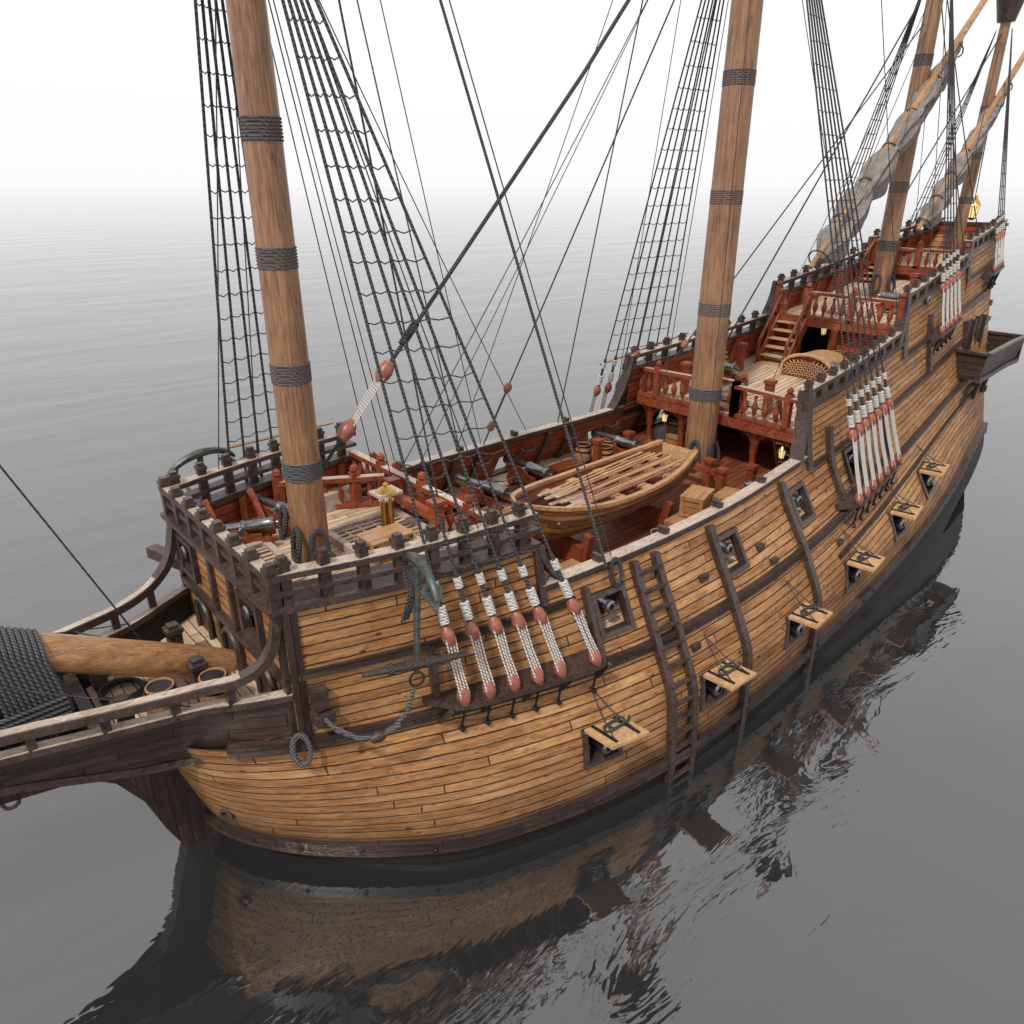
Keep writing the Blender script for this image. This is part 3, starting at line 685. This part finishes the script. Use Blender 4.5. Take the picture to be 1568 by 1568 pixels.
# ---------------------------------------------------------------- rigging
rg=MB(); de=MB()
def rope(p0,p1,r=.012,sag=0,mat='rope_dark',n=1):
    p0=V(p0);p1=V(p1); k=n if sag==0 else 8
    rg.tube([p0.lerp(p1,i/k)-V((0,0,sag*4*(i/k)*(1-i/k))) for i in range(k+1)],r,mat,5,cap=False)
def block(p,d,r=.13,L_=.26,mb_=None,mat='deadeye_wood'):
    (mb_ or de).lathe([(.01,-L_/2),(r*.7,-L_*.38),(r,-L_*.05),(r*.85,L_*.25),(r*.35,L_*.48),(.01,L_/2)],p,d,mat,10)
def shrouds(top,Xl,w,side,off,Lh,r=.022,rat=.38,z_top=None,big=1.):
    lines=[]
    for Xi in Xl:
        lo=HP(Xi,w,side,off)+V((0,0,.06)); tp=V(top)+V((0,side*.22,0)); d=(tp-lo).normalized()
        hi=lo+d*Lh
        a=lo+d*.12*big; b2=hi-d*.12*big
        for p in (a,b2):
            de.tube([p-d*.17*big,p-d*.1*big,p,p+d*.1*big,p+d*.17*big],[.03*big,.085*big,.11*big,.085*big,.03*big],'deadeye_wood',10)
        for k in (-1.5,-.5,.5,1.5):
            j=random.uniform(-.008,.008)
            rg.tube([a+V((k*.052*big,side*.05*big,0)),(a+b2)/2+V((k*.046*big+j,side*.03*big,0)),b2+V((k*.052*big,side*.05*big,0))],.0135*big,'rope_white',5)
        s0=hi; rg.tube([s0,s0+d*.85*big],.036*big,'rope_dark',7)
        for t0,t1 in ((.08,.36),(.58,.74)):
            woold(rg,s0+d*(t0+t1)/2*big,d,.045*big,(t1-t0)*big,7,'rope_white')
        rg.tube([s0+d*.8*big,tp],r,'rope_dark',6)
        pl=HP(Xi+.05,w-.55,side,.06); rg.tube([lo-V((0,0,.1)),pl],.022,'iron',5); rg.lathe([(.05,0),(.04,.06),(.001,.07)],pl,(0,side,0),'iron',6)
        lines.append((hi+d*.85*big,tp))
    zt=z_top or top[2]-.5
    zb=max(l[0].z for l in lines)+.05; z=zb
    while z<zt:
        ps=[]
        for a,b2 in lines:
            t=(z-a.z)/(b2.z-a.z); ps.append(a.lerp(b2,t))
        for a,b2 in zip(ps,ps[1:]):
            j=random.uniform(-.03,.03); mpt=(a+b2)/2-V((0,0,.03+random.uniform(0,.025)))
            rg.tube([a,mpt,b2+V((0,0,j*.4))],.0095,'rope_dark',4,cap=False)
        z+=rat*random.uniform(.93,1.07)
    x0,x1=Xl[0]-.4,Xl[-1]+.45; xs_=fill([x0,x1],.3)
    for a,b2 in zip(xs_,xs_[1:]):
        def o_(x):
            t=(x-x0)/(x1-x0); return (off+.06)*min(1,8*t+.15,8*(1-t)+.15)
        P=[HP(a,w,side,-.05),HP(b2,w,side,-.05),HP(a,w,side,o_(a)),HP(b2,w,side,o_(b2))]
        de.hexa([p-V((0,0,.05)) for p in P]+[p+V((0,0,.05)) for p in P],'dark_wood')
    for i in range(5):
        x=x0+.2+(x1-x0-.4)*i/4; de.beam(HP(x,w-.04,side,off-.02),HP(x,w-.42,side,0),.06,.07,'dark_wood')
FX=[3.55+.39*i for i in range(6)]; FX[5]=5.75
for side in (-1,1):
    if side<0: shrouds((2.93,0,14.0),FX,2.96,side,.42,1.2)
    else: shrouds((2.75,.2,15.6),[2.65+.4*i for i in range(6)],2.96,side,.42,1.2,z_top=14)
    shrouds((13.65,0,17.0),[(14.75 if side<0 else 13.5)+.46*i for i in range(7)],2.92,side,.42,1.75,.02,.42)
    shrouds((22.3,0,15.5),[21.6+.36*i for i in range(5)],5.0,side,.3,1.35,.018,.38,big=.85)
    shrouds((27.6,0,14.5),[26.7+.32*i for i in range(4)],5.55,side,.25,1.1,.016,.36,big=.7)
m0=V((13.4,0,16.8)); m1=V((3.25,0,5.85)); dd=(m0-m1).normalized()
h1=m1+dd*.75; h2=m1+dd*1.9
rg.tube([h2+dd*.2,h2.lerp(m0,.5)-V((0,0,.18)),m0],.036,'rope_dark',8)
woold(rg,h2+dd*.75,dd,.045,.45,11,'rope_dark')
block(h1,dd,.14,.42);block(h2,-dd,.14,.42)
for k in range(5): rg.tube([h1+V((0,(k-2)*.05,0)),h2+V((0,(k-2)*.05,0))],.012,'rope_white',5)
rope(h1,m1,.03)
rope((2.93,0,13.8),(-8,0,8.2),.04)
rope((.4,.8,3.2),(-2.4,0,11.07),.014)
rope((13.65,0,27),(2.93,0,14.2),.03)
rope(HP(5.9,3.1,-1,.38)+V((0,0,1.6)),(6.1,.8,13.7),.025); rope((6.1,.8,13.7),(6.6,0,18.5),.025)
TL=[((5.25,-1.9,5.0),(3.0,-.3,13.9)),((5.25,1.9,5.0),(3.0,.3,13.9)),((5.3,1.0,5.0),(13.6,.2,17)),((4.95,.7,5.1),(3.0,.2,14)),((5.0,-.7,5.1),(3.0,0,20)),
((6.5,3.0,4.2),(3.1,.3,14)),((7.1,3.0,4.2),(13.4,.3,16.8)),((9.0,3.1,4.2),(3.1,0,20)),((10.4,3.0,4.3),(3.2,.3,14)),((6.9,-3.05,4.2),(3.1,0,20)),
((12.8,.8,3.9),(13.6,.1,17)),((12.8,-.8,3.9),(13.5,-.1,17)),((13.4,2.7,4.6),(13.6,.2,25)),((14.9,-1,5.5),(22.2,0,14)),((14.9,1,5.5),(13.8,.2,17)),((17,2.3,6.1),(13.9,0,25)),
((16,-2.5,6.0),(22.2,0,15)),((19,-2.1,6.6),(13.8,0,24)),((2.4,2.3,5.4),(2.9,.2,14)),((3.2,2.5,5.4),(2.95,.2,14)),((4.3,-2.7,5.4),(2.95,-.2,19)),((20.5,1.8,7.4),(22.3,0,15)),((23,-1.6,8),(27.5,0,14)),((25.5,-1.4,8.5),(22.3,0,15.5)),((27.0,1.2,8.6),(22.3,0,15)),((28.5,0,9),(27.6,0,16.5)),
((24.4,-1.5,8.0),(22.4,0,15)),((21.0,-1.9,7.4),(22.2,0,17)),((20.2,0,7.3),(13.9,0,16.5)),((11.5,3.0,4.3),(13.4,.3,24)),((8.2,3.1,4.2),(13.3,.3,20))]
for a,b2 in TL: rope(a,b2,.010 if random.random()<.75 else .016,.12)
for a,b2,f in (((15.2,2.2,5.6),(21.9,0,14.0),.0),((13.9,2.75,4.4),(13.7,.2,16.9),.0),((8.9,2.9,4.3),(13.4,0,16.6),0)):
    a=V(a);b2=V(b2); d_=(b2-a).normalized(); rope(a,b2,.018); block(a+d_*.5,d_,.1,.28); block(a+d_*1.5,-d_,.1,.28)
    for k in (-1,0,1): rg.tube([a+d_*.5+V((.04*k,0,0)),a+d_*1.5+V((.04*k,0,0))],.012,'rope_white',5)
rope((22.2,0,15.3),(14.0,0,6.2),.022); rope((27.5,0,14.4),(22.6,0,9.6),.02)
rope((13.5,3.4,5.5),(17.0,3.1,6.0),.03,0,'spar_wood'); rope((2.6,3.1,5.5),(5.2,3.3,5.5),.03,0,'spar_wood')
for s in (-1,1): rope((-3.5,0,5.4),(.6,s*1.5,3.4),.01,.1)
rg.obj('standing_and_running_rigging',ship); de.obj('deadeyes_and_channels',ship)
# ---------------------------------------------------------------- lateen yards with furled sails
def lateen(name,p0,p1,sl0,sl1,R):
    mb=MB(); p0=V(p0);p1=V(p1); d=(p1-p0).normalized()
    mb.tube([p0,p0.lerp(p1,.3),p0.lerp(p1,.6),p1],[.06,.1,.1,.05],'spar_wood',10)
    n=150; base=len(mb.v); side=d.cross(V((0,0,1))).normalized(); up=side.cross(d); m_=28
    for i in range(n+1):
        t=sl0+(sl1-sl0)*i/n; c=p0.lerp(p1,t); e=min(1,8*(i/n)+.3,5*(1-i/n)+.2)*(1.2-.5*i/n)
        ph=((i+4*math.sin(i*.05))%24)/24; tie=.66+.36*math.sin(math.pi*ph)**.5
        for j in range(m_):
            a=2*math.pi*j/m_
            rr=R*e*tie*(1+.42*noise.noise(V((i*.07,math.cos(a)*1.5,math.sin(a)*1.5+R)))+.20*math.sin(7*a+i*.05+2*noise.noise(V((i*.05,0,R))))+.08*math.sin(13*a-i*.1))
            droop=1.5 if math.sin(a)<0 else .55
            mb.v.append(tuple(c+side*(rr*.8*math.cos(a))+up*(rr*droop*math.sin(a)-R*.3)))
    for i in range(n):
        for j in range(m_):
            j2=(j+1)%m_; mb.face((base+i*m_+j,base+i*m_+j2,base+(i+1)*m_+j2,base+(i+1)*m_+j),'sail_cloth')
    mb.face([base+j for j in range(m_)],'sail_cloth'); mb.face([base+n*m_+j for j in range(m_)],'sail_cloth')
    for i in range(0,n,24):
        e=(1.15-.45*i/n); c=p0.lerp(p1,sl0+(sl1-sl0)*i/n)-up*R*.45
        mb.tube([c+side*(R*.66*e*math.cos(a))+up*(R*.8*e*math.sin(a)) for a in [2*math.pi*k/12 for k in range(12)]],.02,'rope_dark',5,closed=True)
    mb.obj(name,ship)
lateen('mizzen_lateen_yard_with_furled_sail',(17.2,-.35,8.1),(27.5,-.35,17.4),.03,.62,.38)
lateen('bonaventure_lateen_yard_with_furled_sail',(23.6,-.25,8.8),(31.5,-.25,16.2),.03,.6,.29)
# ---------------------------------------------------------------- stern gallery
mb=MB()
for side in (-1,1):
    xs_=[24.0,24.6,25.5,26.5,27.5,28.3]
    for a,b2 in zip(xs_,xs_[1:]):
        A=[V((x,side*(HB(min(x,27.2),4.6)+o),w+1.75)) for x,w,o in ((a,2.75,.62),(b2,2.75,.62),(b2,3.55,.75),(a,3.55,.75))]
        mb.poly(A,'dark_planks',[(p.x,p.z) for p in A])
        Bq=[p-V((0,side*.09,0)) for p in A]; mb.poly(Bq,'dark_planks',[(p.x,p.z) for p in Bq])
        mb.beam(A[3]+V((0,0,.03)),A[2]+V((0,0,.03)),.15,.08,'dark_wood'); mb.beam(A[0],A[1],.16,.14,'dark_wood')
        mb.poly([V((a,side*2.2,4.6)),V((b2,side*2.2,4.6)),A[1]+V((0,0,.1)),A[0]+V((0,0,.1))],'deck_planks',[(a,0),(b2,0),(b2,1),(a,1)])
    x=24.0; A=V((x,side*HB(x,4.6),4.5)); B_=V((x,side*(HB(x,4.6)+.62),4.5)); C=V((x,side*(HB(x,4.6)+.75),5.3)); D=V((x,side*(HB(x,5.3)-.1),5.3))
    mb.poly([A,B_,C,D],'dark_planks',[(p.y,p.z) for p in (A,B_,C,D)]); mb.beam(C+V((0,0,.03)),D+V((0,0,.03)),.15,.08,'dark_wood')
    for x in (24.2,25.4,26.6): mb.tube([(x,side*HB(x,3.5),3.6),(x,side*(HB(x,4)+.2),4.2),(x,side*(HB(x,4.5)+.6),4.5)],.07,'dark_wood',6)
    for x in (24.9,26.2):
        p=HP(x,3.9,side); mb.box(V((x,p.y,5.9-.3)),(.45,.16,1.0),'interior_shade_black')
        for s in (-1,1): mb.box(V((x+s*.26,p.y+side*.03,5.6)),(.08,.18,1.1),'dark_wood')
mb.box((28.3,0,4.9),(.09,5.2,.8),'dark_planks'); mb.box((28.3,0,5.33),(.17,5.2,.09),'dark_wood'); mb.box((27.8,0,4.55),(1.,4.8,.1),'deck_planks')
for y in (-1.3,0,1.3): mb.beam((26.9,y,3.4),(28.2,y,4.5),.16,.2,'dark_wood')
mb.box((28.4,0,8.45),(.14,2.3,.7),'red_planks'); mb.box((28.4,0,8.85),(.2,2.4,.1),'dark_wood')
mb.obj('stern_gallery',ship)
# ---------------------------------------------------------------- loose objects
def cannon_mesh():
    mb=MB()
    mb.lathe([(.001,-.12),(.05,-.1),(.05,-.04),(.03,0),(.14,.03),(.15,.1),(.135,.14),(.125,.6),(.14,.62),(.14,.68),(.11,.7),(.095,1.35),(.13,1.42),(.135,1.5),(.1,1.53),(.062,1.53),(.06,1.2),(.001,1.2)],(0,-.75,.46),(0,1,.0),'gun_metal',18)
    mb.tube([(-.24,-.05,.44),(.24,-.05,.44)],.05,'gun_metal',8)
    for s in (-1,1):
        P=[(-.75,.12),(.45,.12),(.5,.42),(.1,.48),(-.15,.42),(-.2,.34),(-.45,.32),(-.47,.24),(-.75,.22)]
        A=[(s*.15,y,z) for y,z in P];B_=[(s*.22,y,z) for y,z in P]
        mb.poly(A,'red_wood');mb.poly(B_,'red_wood')
        for i in range(len(P)): j=(i+1)%len(P); mb.poly([A[i],A[j],B_[j],B_[i]],'red_wood')
        for y in (-.55,.3): mb.lathe([(.12,0),(.12,.07),(.03,.075)],(s*.24,y,.12),(s,0,0),'red_wood',14)
    for y in (-.55,.3): mb.box((0,y,.13),(.5,.1,.08),'red_wood')
    return mb.mesh('cannon')
cm=cannon_mesh()
def put(me,name,loc,rz=0,sc=1,rot=None):
    o=bpy.data.objects.new(name,me); bpy.context.scene.collection.objects.link(o); o.location=loc; o.rotation_euler=rot or (0,0,rz); o.scale=(sc,)*3; return o
for side in (-1,1):
    for X,w in LP:
        p=HP(X,w,side); put(cm,'cannon',(X,p.y-side*.62,p.z-.48),math.pi if side<0 else 0)
    for X,w in UP:
        p=HP(X,3.08,side); q=HP(X,w,side); far=side>0
        put(cm,'cannon',(X,q.y-side*(1.0 if far else .66),p.z+.03),math.pi if side<0 else 0,1.05 if far else .85)
for y in (1.5,-1.05): put(cm,'cannon',(1.95,y,4.3-.34+.3-.2),math.pi/2,.8)
for x,y in ((8.3,2.2),(16.5,1.7),(18,-1.6),(21.,-1.3)):
    if x>10: put(cm,'cannon',(x,y,(4.5 if x<19 else 5.68)+sh(x)),0 if y>0 else math.pi,.9)
    else: put(cm,'cannon',(x,y,3.12),.15,1.05)
put(cm,'cannon',(3.1,1.6,4.36),.2,.8); put(cm,'cannon',(4.4,-1.9,4.36),math.pi,.7); put(cm,'cannon',(2.2,1.2,4.36),1.2,.8)
def barrel_mesh():
    mb=MB(); mb.lathe([(.19,0),(.21,.0),(.245,.2),(.26,.35),(.245,.5),(.21,.7),(.19,.7),(.185,.67),(.001,.67)],(0,0,0),(0,0,1),'spar_wood',20)
    for z,r in ((.05,.222),(.2,.249),(.5,.249),(.65,.222)): mb.lathe([(r-.005,z-.025),(r+.008,z-.025),(r+.008,z+.025),(r-.005,z+.025)],(0,0,0),(0,0,1),'iron',20)
    return mb.mesh('wooden_barrel')
bm_=barrel_mesh()
for loc,rot in (((8.3,-2.15,3.38),(math.pi/2,0,.9)),((12.3,2.0,3.12),(0,0,0)),((12.8,2.3,3.12),(0,0,0)),((12.0,2.5,3.12),(0,0,0)),((15.3,2,3.3),(0,0,0)),((.75,-1.0,2.98),(0,0,0)),((.1,-.75,2.98),(0,0,0)),((19.1,-.6,5.1),(0,0,0)),((3.9,2.1,4.3),(0,0,0)),((15.0,.6,3.3),(0,0,0)),((13.2,-2.2,3.2),(math.pi/2,0,1.2)),((9.2,-2.3,3.1),(0,0,0)),((11.9,-2.45,3.15),(0,0,0)),((6.0,-1.9,3.1),(0,0,0)),((6.5,1.9,3.1),(0,0,0)),((13.4,1.3,3.15),(0,0,0)),((17.2,2.0,4.95),(0,0,0))):
    put(bm_,'wooden_barrel',loc,rot=rot,sc=.9)
def crate_mesh():
    mb=MB(); mb.box((0,0,.22),(.7,.45,.42),'boat_planks')
    for x in (-.33,.33):
        for y in (-.21,.21): mb.box((x,y,.22),(.08,.07,.45),'spar_wood')
    for z in (.05,.41):
        for y in (-.23,.23): mb.box((0,y,z),(.74,.03,.07),'spar_wood')
        for x in (-.36,.36): mb.box((x,0,z),(.03,.49,.07),'spar_wood')
    mb.box((0,0,.45),(.76,.5,.04),'spar_wood')
    return mb.mesh('wooden_crate')
cr=crate_mesh()
for l,r in (((10.4,-2.0,3.1),.1),((6.9,-2.0,3.1),0),((11.25,-2.0,3.15),-.1),((10.8,-2.0,3.59),.3),((12.2,-1.9,3.15),.2),((14.9,1.5,3.2),0),((3.8,-.9,4.4),0),((6.2,.9,3.1),.4),((12.6,1.3,3.12),.5),((18.9,-1.3,5.05),.2)): put(cr,'wooden_crate',l,r)
# rowing boat
mb=MB()
Lb=5.0; ns=24; secs=[]
for i in range(ns+1):
    t=i/ns; x=-Lb/2+Lb*t
    b_=.9*(1-(abs(t-.52)/.52)**2.6)**.6 if t<.52 else .9*(1-.45*((t-.52)/.48)**2.2)
    b_=max(b_,.04); zg=.66+.28*(abs(t-.55)/.55)**2.2; zk=.32*max(0,(.15-t)/.15)**2+.06*max(0,(t-.85)/.15)
    secs.append([(x-.12*(1-t)*((k/8)) ,b_*math.sin(math.pi/2*min(1,(k/8)**.75)),zk+(zg-zk)*(1-math.cos(math.pi/2*(k/8)))**.9) for k in range(9)])
for s in (-1,1):
    for inn in (0,1):
        G=[[(p[0],s*max(0,p[1]-inn*.05),p[2]+inn*(.05 if k<8 else 0)) for k,p in enumerate(sc)] for sc in secs]
        for i in range(ns):
            for k in range(8):
                mb.poly([G[i][k],G[i+1][k],G[i+1][k+1],G[i][k+1]],'waist_deck_planks' if inn else 'boat_planks',[(G[i][k][0],k*.13),(G[i+1][k][0],k*.13),(G[i+1][k+1][0],k*.13+.13),(G[i][k+1][0],k*.13+.13)])
    P=[V((sc[8][0],s*sc[8][1],sc[8][2])) for sc in secs]; mb.sweep(P,[V((0,s,0))]*len(P),.05,.07,'spar_wood',inner=.06)
    P=[V((sc[6][0],s*(sc[6][1]+.0),sc[6][2]+.02)) for sc in secs]; mb.sweep(P,[V((0,s,0))]*len(P),.045,.05,'dark_wood',inner=.02)
tr=[(Lb/2,p[1],p[2]) for p in secs[-1]]+[(Lb/2,-p[1],p[2]) for p in reversed(secs[-1])]
mb.poly(tr,'light_wood')
for t in (.16,.32,.48,.64,.8,.93):
    i=int(t*ns); p=secs[i][6]; mb.box((p[0],0,.55),(.24,2*p[1],.045),'light_wood')
mb.tube([(-Lb/2+.1,0,.3),(0,0,.02),(Lb/2,0,.06)],.05,'dark_wood',6)
random.seed(3)
for i in range(12):
    y=-.6+i*.11; a=V((-1.8+random.uniform(0,.6),y*.8,.62+random.uniform(0,.07))); b2=V((2.1+random.uniform(-.4,.2),y*.95,.64+random.uniform(0,.1)))
    mb.tube([a,b2],.024,('deadeye_wood','spar_wood','light_wood')[i%3],6); mb.box(a+V((.25,0,0)),(.6,.09,.025),'pale_wood_rail_sheen')
boat=mb.obj('rowing_boat'); boat.location=(9.35,-.72,3.6); boat.rotation_euler=(0,0,math.radians(3)); boat.scale=(1.03,1,1.05)
# anchors
def anchor_mesh():
    mb=MB(); mb.tube([(0,0,0),(0,0,1),(0,0,1.75)],[.065,.055,.045],'verdigris_iron',8)
    for s in (-1,1):
        P=[V((0,s*.78*math.sin(a),.0+.72*(1-math.cos(a))*.9)) for a in [1.15*i/8 for i in range(9)]]
        mb.tube(P,[.085,.08,.075,.07,.065,.06,.055,.045,.03],'verdigris_iron',8)
        tip=P[-1]; d_=(P[-1]-P[-3]).normalized(); base=P[-4]; inw=V((0,-s*math.cos(1.1),1)).normalized()*.05
        q=[tip+d_*.12,base+V((.17,0,0))+d_*.08,base-d_*.06,base+V((-.17,0,0))+d_*.08]; q=[x+inw for x in q]; q2=[x+inw*.6 for x in q]
        mb.poly(q,'verdigris_iron');mb.poly(q2,'verdigris_iron')
        for i in range(4): j=(i+1)%4; mb.poly([q[i],q[j],q2[j],q2[i]],'verdigris_iron')
    mb.tube([(-.82,0,1.6),(-.3,0,1.6),(0,0,1.6),(.3,0,1.6),(.82,0,1.6)],[.045,.07,.085,.07,.045],'dark_wood',8)
    for x in (-.4,-.15,.15,.4): mb.lathe([(.085,-.03),(.09,0),(.085,.03)],(x,0,1.6),(1,0,0),'rope_dark',10)
    mb.tube([(.11*math.cos(t),0,1.84+.11*math.sin(t)) for t in [2*math.pi*i/14 for i in range(14)]],.02,'iron',6,closed=True)
    return mb.mesh('anchor')
am=anchor_mesh()
def orient(o,dz,ay):
    dz=V(dz).normalized(); ay=V(ay); ay=(ay-dz*ay.dot(dz)).normalized(); ax=ay.cross(dz)
    o.rotation_euler=Matrix((ax,ay,dz)).transposed().to_euler()
orient(put(am,'anchor',(3.05,-2.95,5.45),sc=.95),(-.2,-.16,-1.5),(-.22,-.98,0))
orient(put(am,'anchor',(2.2,2.55,5.7),sc=.9),(.1,.5,-1.2),(1,.1,0))
mb=MB()
mb.tube([(2.72,-3.2,3.65),(2.6,-3.18,3.3),(2.45,-3.1,3.1),(2.25,-3.0,2.98),(2.0,-2.85,2.95),(1.8,-2.6,3.05),(1.72,-2.4,3.2)],.032,'rope_grey',7)
mb.tube([(2.5,-3.15,3.12),(2.2,-3.05,3.0),(1.95,-2.88,3.02),(1.75,-2.6,3.15)],.03,'rope_grey',7)
block(V((2.2,-3.03,3.0)),(1,-.3,.2),.09,.26,mb,'dark_wood')
for i in range(3): mb.tube([(2.9+.06*i,-2.85,5.3-.02*i),(2.85+.06*i,-3.02,5.0),(2.75+.05*i,-2.95,4.6)],.018,'rope_dark',5)
mb.obj('anchor_cable',ship)
mb=MB()
mb.lathe([(.13,0),(.13,.08),(.115,.1),(.115,.75),(.13,.78)],(4.25,-.25,4.35),(0,0,1),'brass',18)
for a in (0,1,2,3): mb.tube([(4.25+.1*math.cos(a*1.57),-.25+.1*math.sin(a*1.57),5.1),(4.25+.1*math.cos(a*1.57),-.25+.1*math.sin(a*1.57),5.25)],.012,'brass',5)
mb.box((4.25,-.25,5.27),(.45,.36,.05),'pale_wood_rail_sheen'); mb.lathe([(.2,0),(.1,.06),(.03,.1),(.05,.13),(.001,.17)],(4.25,-.25,5.29),(0,0,1),'brass',14)
mb.obj('galley_chimney')
def lantern_mesh():
    mb=MB(); mb.lathe([(.05,0),(.1,.04),(.12,.08)],(0,0,0),(0,0,1),'brass',8); mb.lathe([(.1,.08),(.15,.42)],(0,0,0),(0,0,1),'lamp_glass',8)
    mb.lathe([(.19,.42),(.17,.46),(.1,.56),(.06,.6),(.06,.64),(.03,.66),(.04,.7),(.001,.76)],(0,0,0),(0,0,1),'brass',8)
    for i in range(8): a=2*math.pi*i/8; mb.tube([(.105*math.cos(a),.105*math.sin(a),.08),(.155*math.cos(a),.155*math.sin(a),.42)],.012,'brass',4)
    return mb.mesh('ship_lantern')
lm=lantern_mesh()
put(lm,'ship_lantern',(28.5,0,8.95),sc=1.15); put(lm,'ship_lantern',(3.9,2.3,5.3),sc=.7); put(lm,'ship_lantern',(14.35,1.7,4.05),sc=.6); put(lm,'ship_lantern',(14.3,-1.9,3.95),sc=.6);put(lm,'ship_lantern',(19.6,.2,6.0),sc=.6)
# ---------------------------------------------------------------- sea
mb=MB()
S=30000
mb.v=[(-S,-S,0),(S,-S,0),(S,S,0),(-S,S,0)]
m,nt,b=newmat('sea_water')
geo=N(nt,'ShaderNodeNewGeometry'); mp=N(nt,'ShaderNodeMapping'); L(nt,geo.outputs['Position'],mp.inputs[0])
mp.inputs['Rotation'].default_value=(0,0,math.radians(41)); mp.inputs['Scale'].default_value=(.32,1.,1)
n1=noisen(nt,mp.outputs[0],.16,3,.5,.3); n2=noisen(nt,mp.outputs[0],1.1,4,.6,.5); n3=noisen(nt,mp.outputs[0],.03,3,.5)
hh=mathn(nt,'ADD',mathn(nt,'MULTIPLY',n1,.8),mathn(nt,'MULTIPLY',mathn(nt,'MULTIPLY',n2,ramp(nt,n3,[(.35,.25),(.62,1.)])),.11))
bp=N(nt,'ShaderNodeBump'); bp.inputs['Strength'].default_value=.28; bp.inputs['Distance'].default_value=.8
L(nt,hh,bp.inputs['Height']); L(nt,bp.outputs[0],b.inputs['Normal'])
b.inputs['Base Color'].default_value=(.020,.022,.023,1); b.inputs['Roughness'].default_value=.02; b.inputs['IOR'].default_value=2.5
mb.face((0,1,2,3),'sea_water',[(0,0),(1,0),(1,1),(0,1)])
mb.obj('sea_water')
# ---------------------------------------------------------------- world, sun, camera
w=bpy.data.worlds.new('World'); bpy.context.scene.world=w; w.use_nodes=True; nt=w.node_tree
bg=nt.nodes['Background']
sky=nt.nodes.new('ShaderNodeTexSky'); sky.sky_type='NISHITA'; sky.sun_disc=False
sd=V((-.72,-.26,1.05)).normalized()
el=math.asin(sd.z); sky.sun_elevation=el; sky.sun_rotation=math.atan2(sd.x,sd.y)
hs=nt.nodes.new('ShaderNodeHueSaturation'); hs.inputs['Saturation'].default_value=.25; nt.links.new(sky.outputs[0],hs.inputs['Color'])
mx=nt.nodes.new('ShaderNodeMix'); mx.data_type='RGBA'; mx.inputs[0].default_value=.9
nt.links.new(hs.outputs[0],mx.inputs[6]); mx.inputs[7].default_value=(9.6,9.45,9.6,1)
tcw=nt.nodes.new('ShaderNodeTexCoord'); sx=nt.nodes.new('ShaderNodeSeparateXYZ'); nt.links.new(tcw.outputs['Generated'],sx.inputs[0])
rp=nt.nodes.new('ShaderNodeValToRGB'); rp.color_ramp.interpolation='EASE'; e=rp.color_ramp.elements; nt.links.new(sx.outputs[2],rp.inputs[0])
e[0].position=0; e[0].color=(.50,.50,.50,1); e[1].position=1; e[1].color=(.36,.36,.36,1)
for p_,c_ in ((.06,.50),(.2,.53),(.38,.55),(.65,.46)):
    q=e.new(p_); q.color=(c_,c_,c_,1)
mul=nt.nodes.new('ShaderNodeMath'); mul.operation='MULTIPLY'; mul.inputs[1].default_value=2.08; nt.links.new(rp.outputs[0],mul.inputs[0])
vm=nt.nodes.new('ShaderNodeVectorMath'); vm.operation='SCALE'; nt.links.new(mx.outputs[2],vm.inputs[0]); nt.links.new(mul.outputs[0],vm.inputs[3])
nt.links.new(vm.outputs[0],bg.inputs[0]); bg.inputs[1].default_value=.105
sl=bpy.data.lights.new('sun','SUN'); sl.energy=2.6; sl.angle=math.radians(4); sl.color=(1,.945,.86)
so=bpy.data.objects.new('sun',sl); bpy.context.scene.collection.objects.link(so); so.rotation_euler=(-sd).to_track_quat('-Z','Y').to_euler(); so.location=(0,0,40)
cam=bpy.data.cameras.new('camera'); cam.lens=26.04; cam.sensor_width=36; cam.clip_end=60000; cam.clip_start=.1
co=bpy.data.objects.new('camera',cam); bpy.context.scene.collection.objects.link(co)
co.location=(-1.767,-10.43,10); th=math.radians(23.67)
fd=V((.6561*math.cos(th),.7547*math.cos(th),-math.sin(th))); co.rotation_euler=fd.to_track_quat('-Z','Y').to_euler()
bpy.context.scene.camera=co
sc=bpy.context.scene; sc.view_settings.view_transform='Standard'; sc.view_settings.look='None'; sc.view_settings.exposure=0
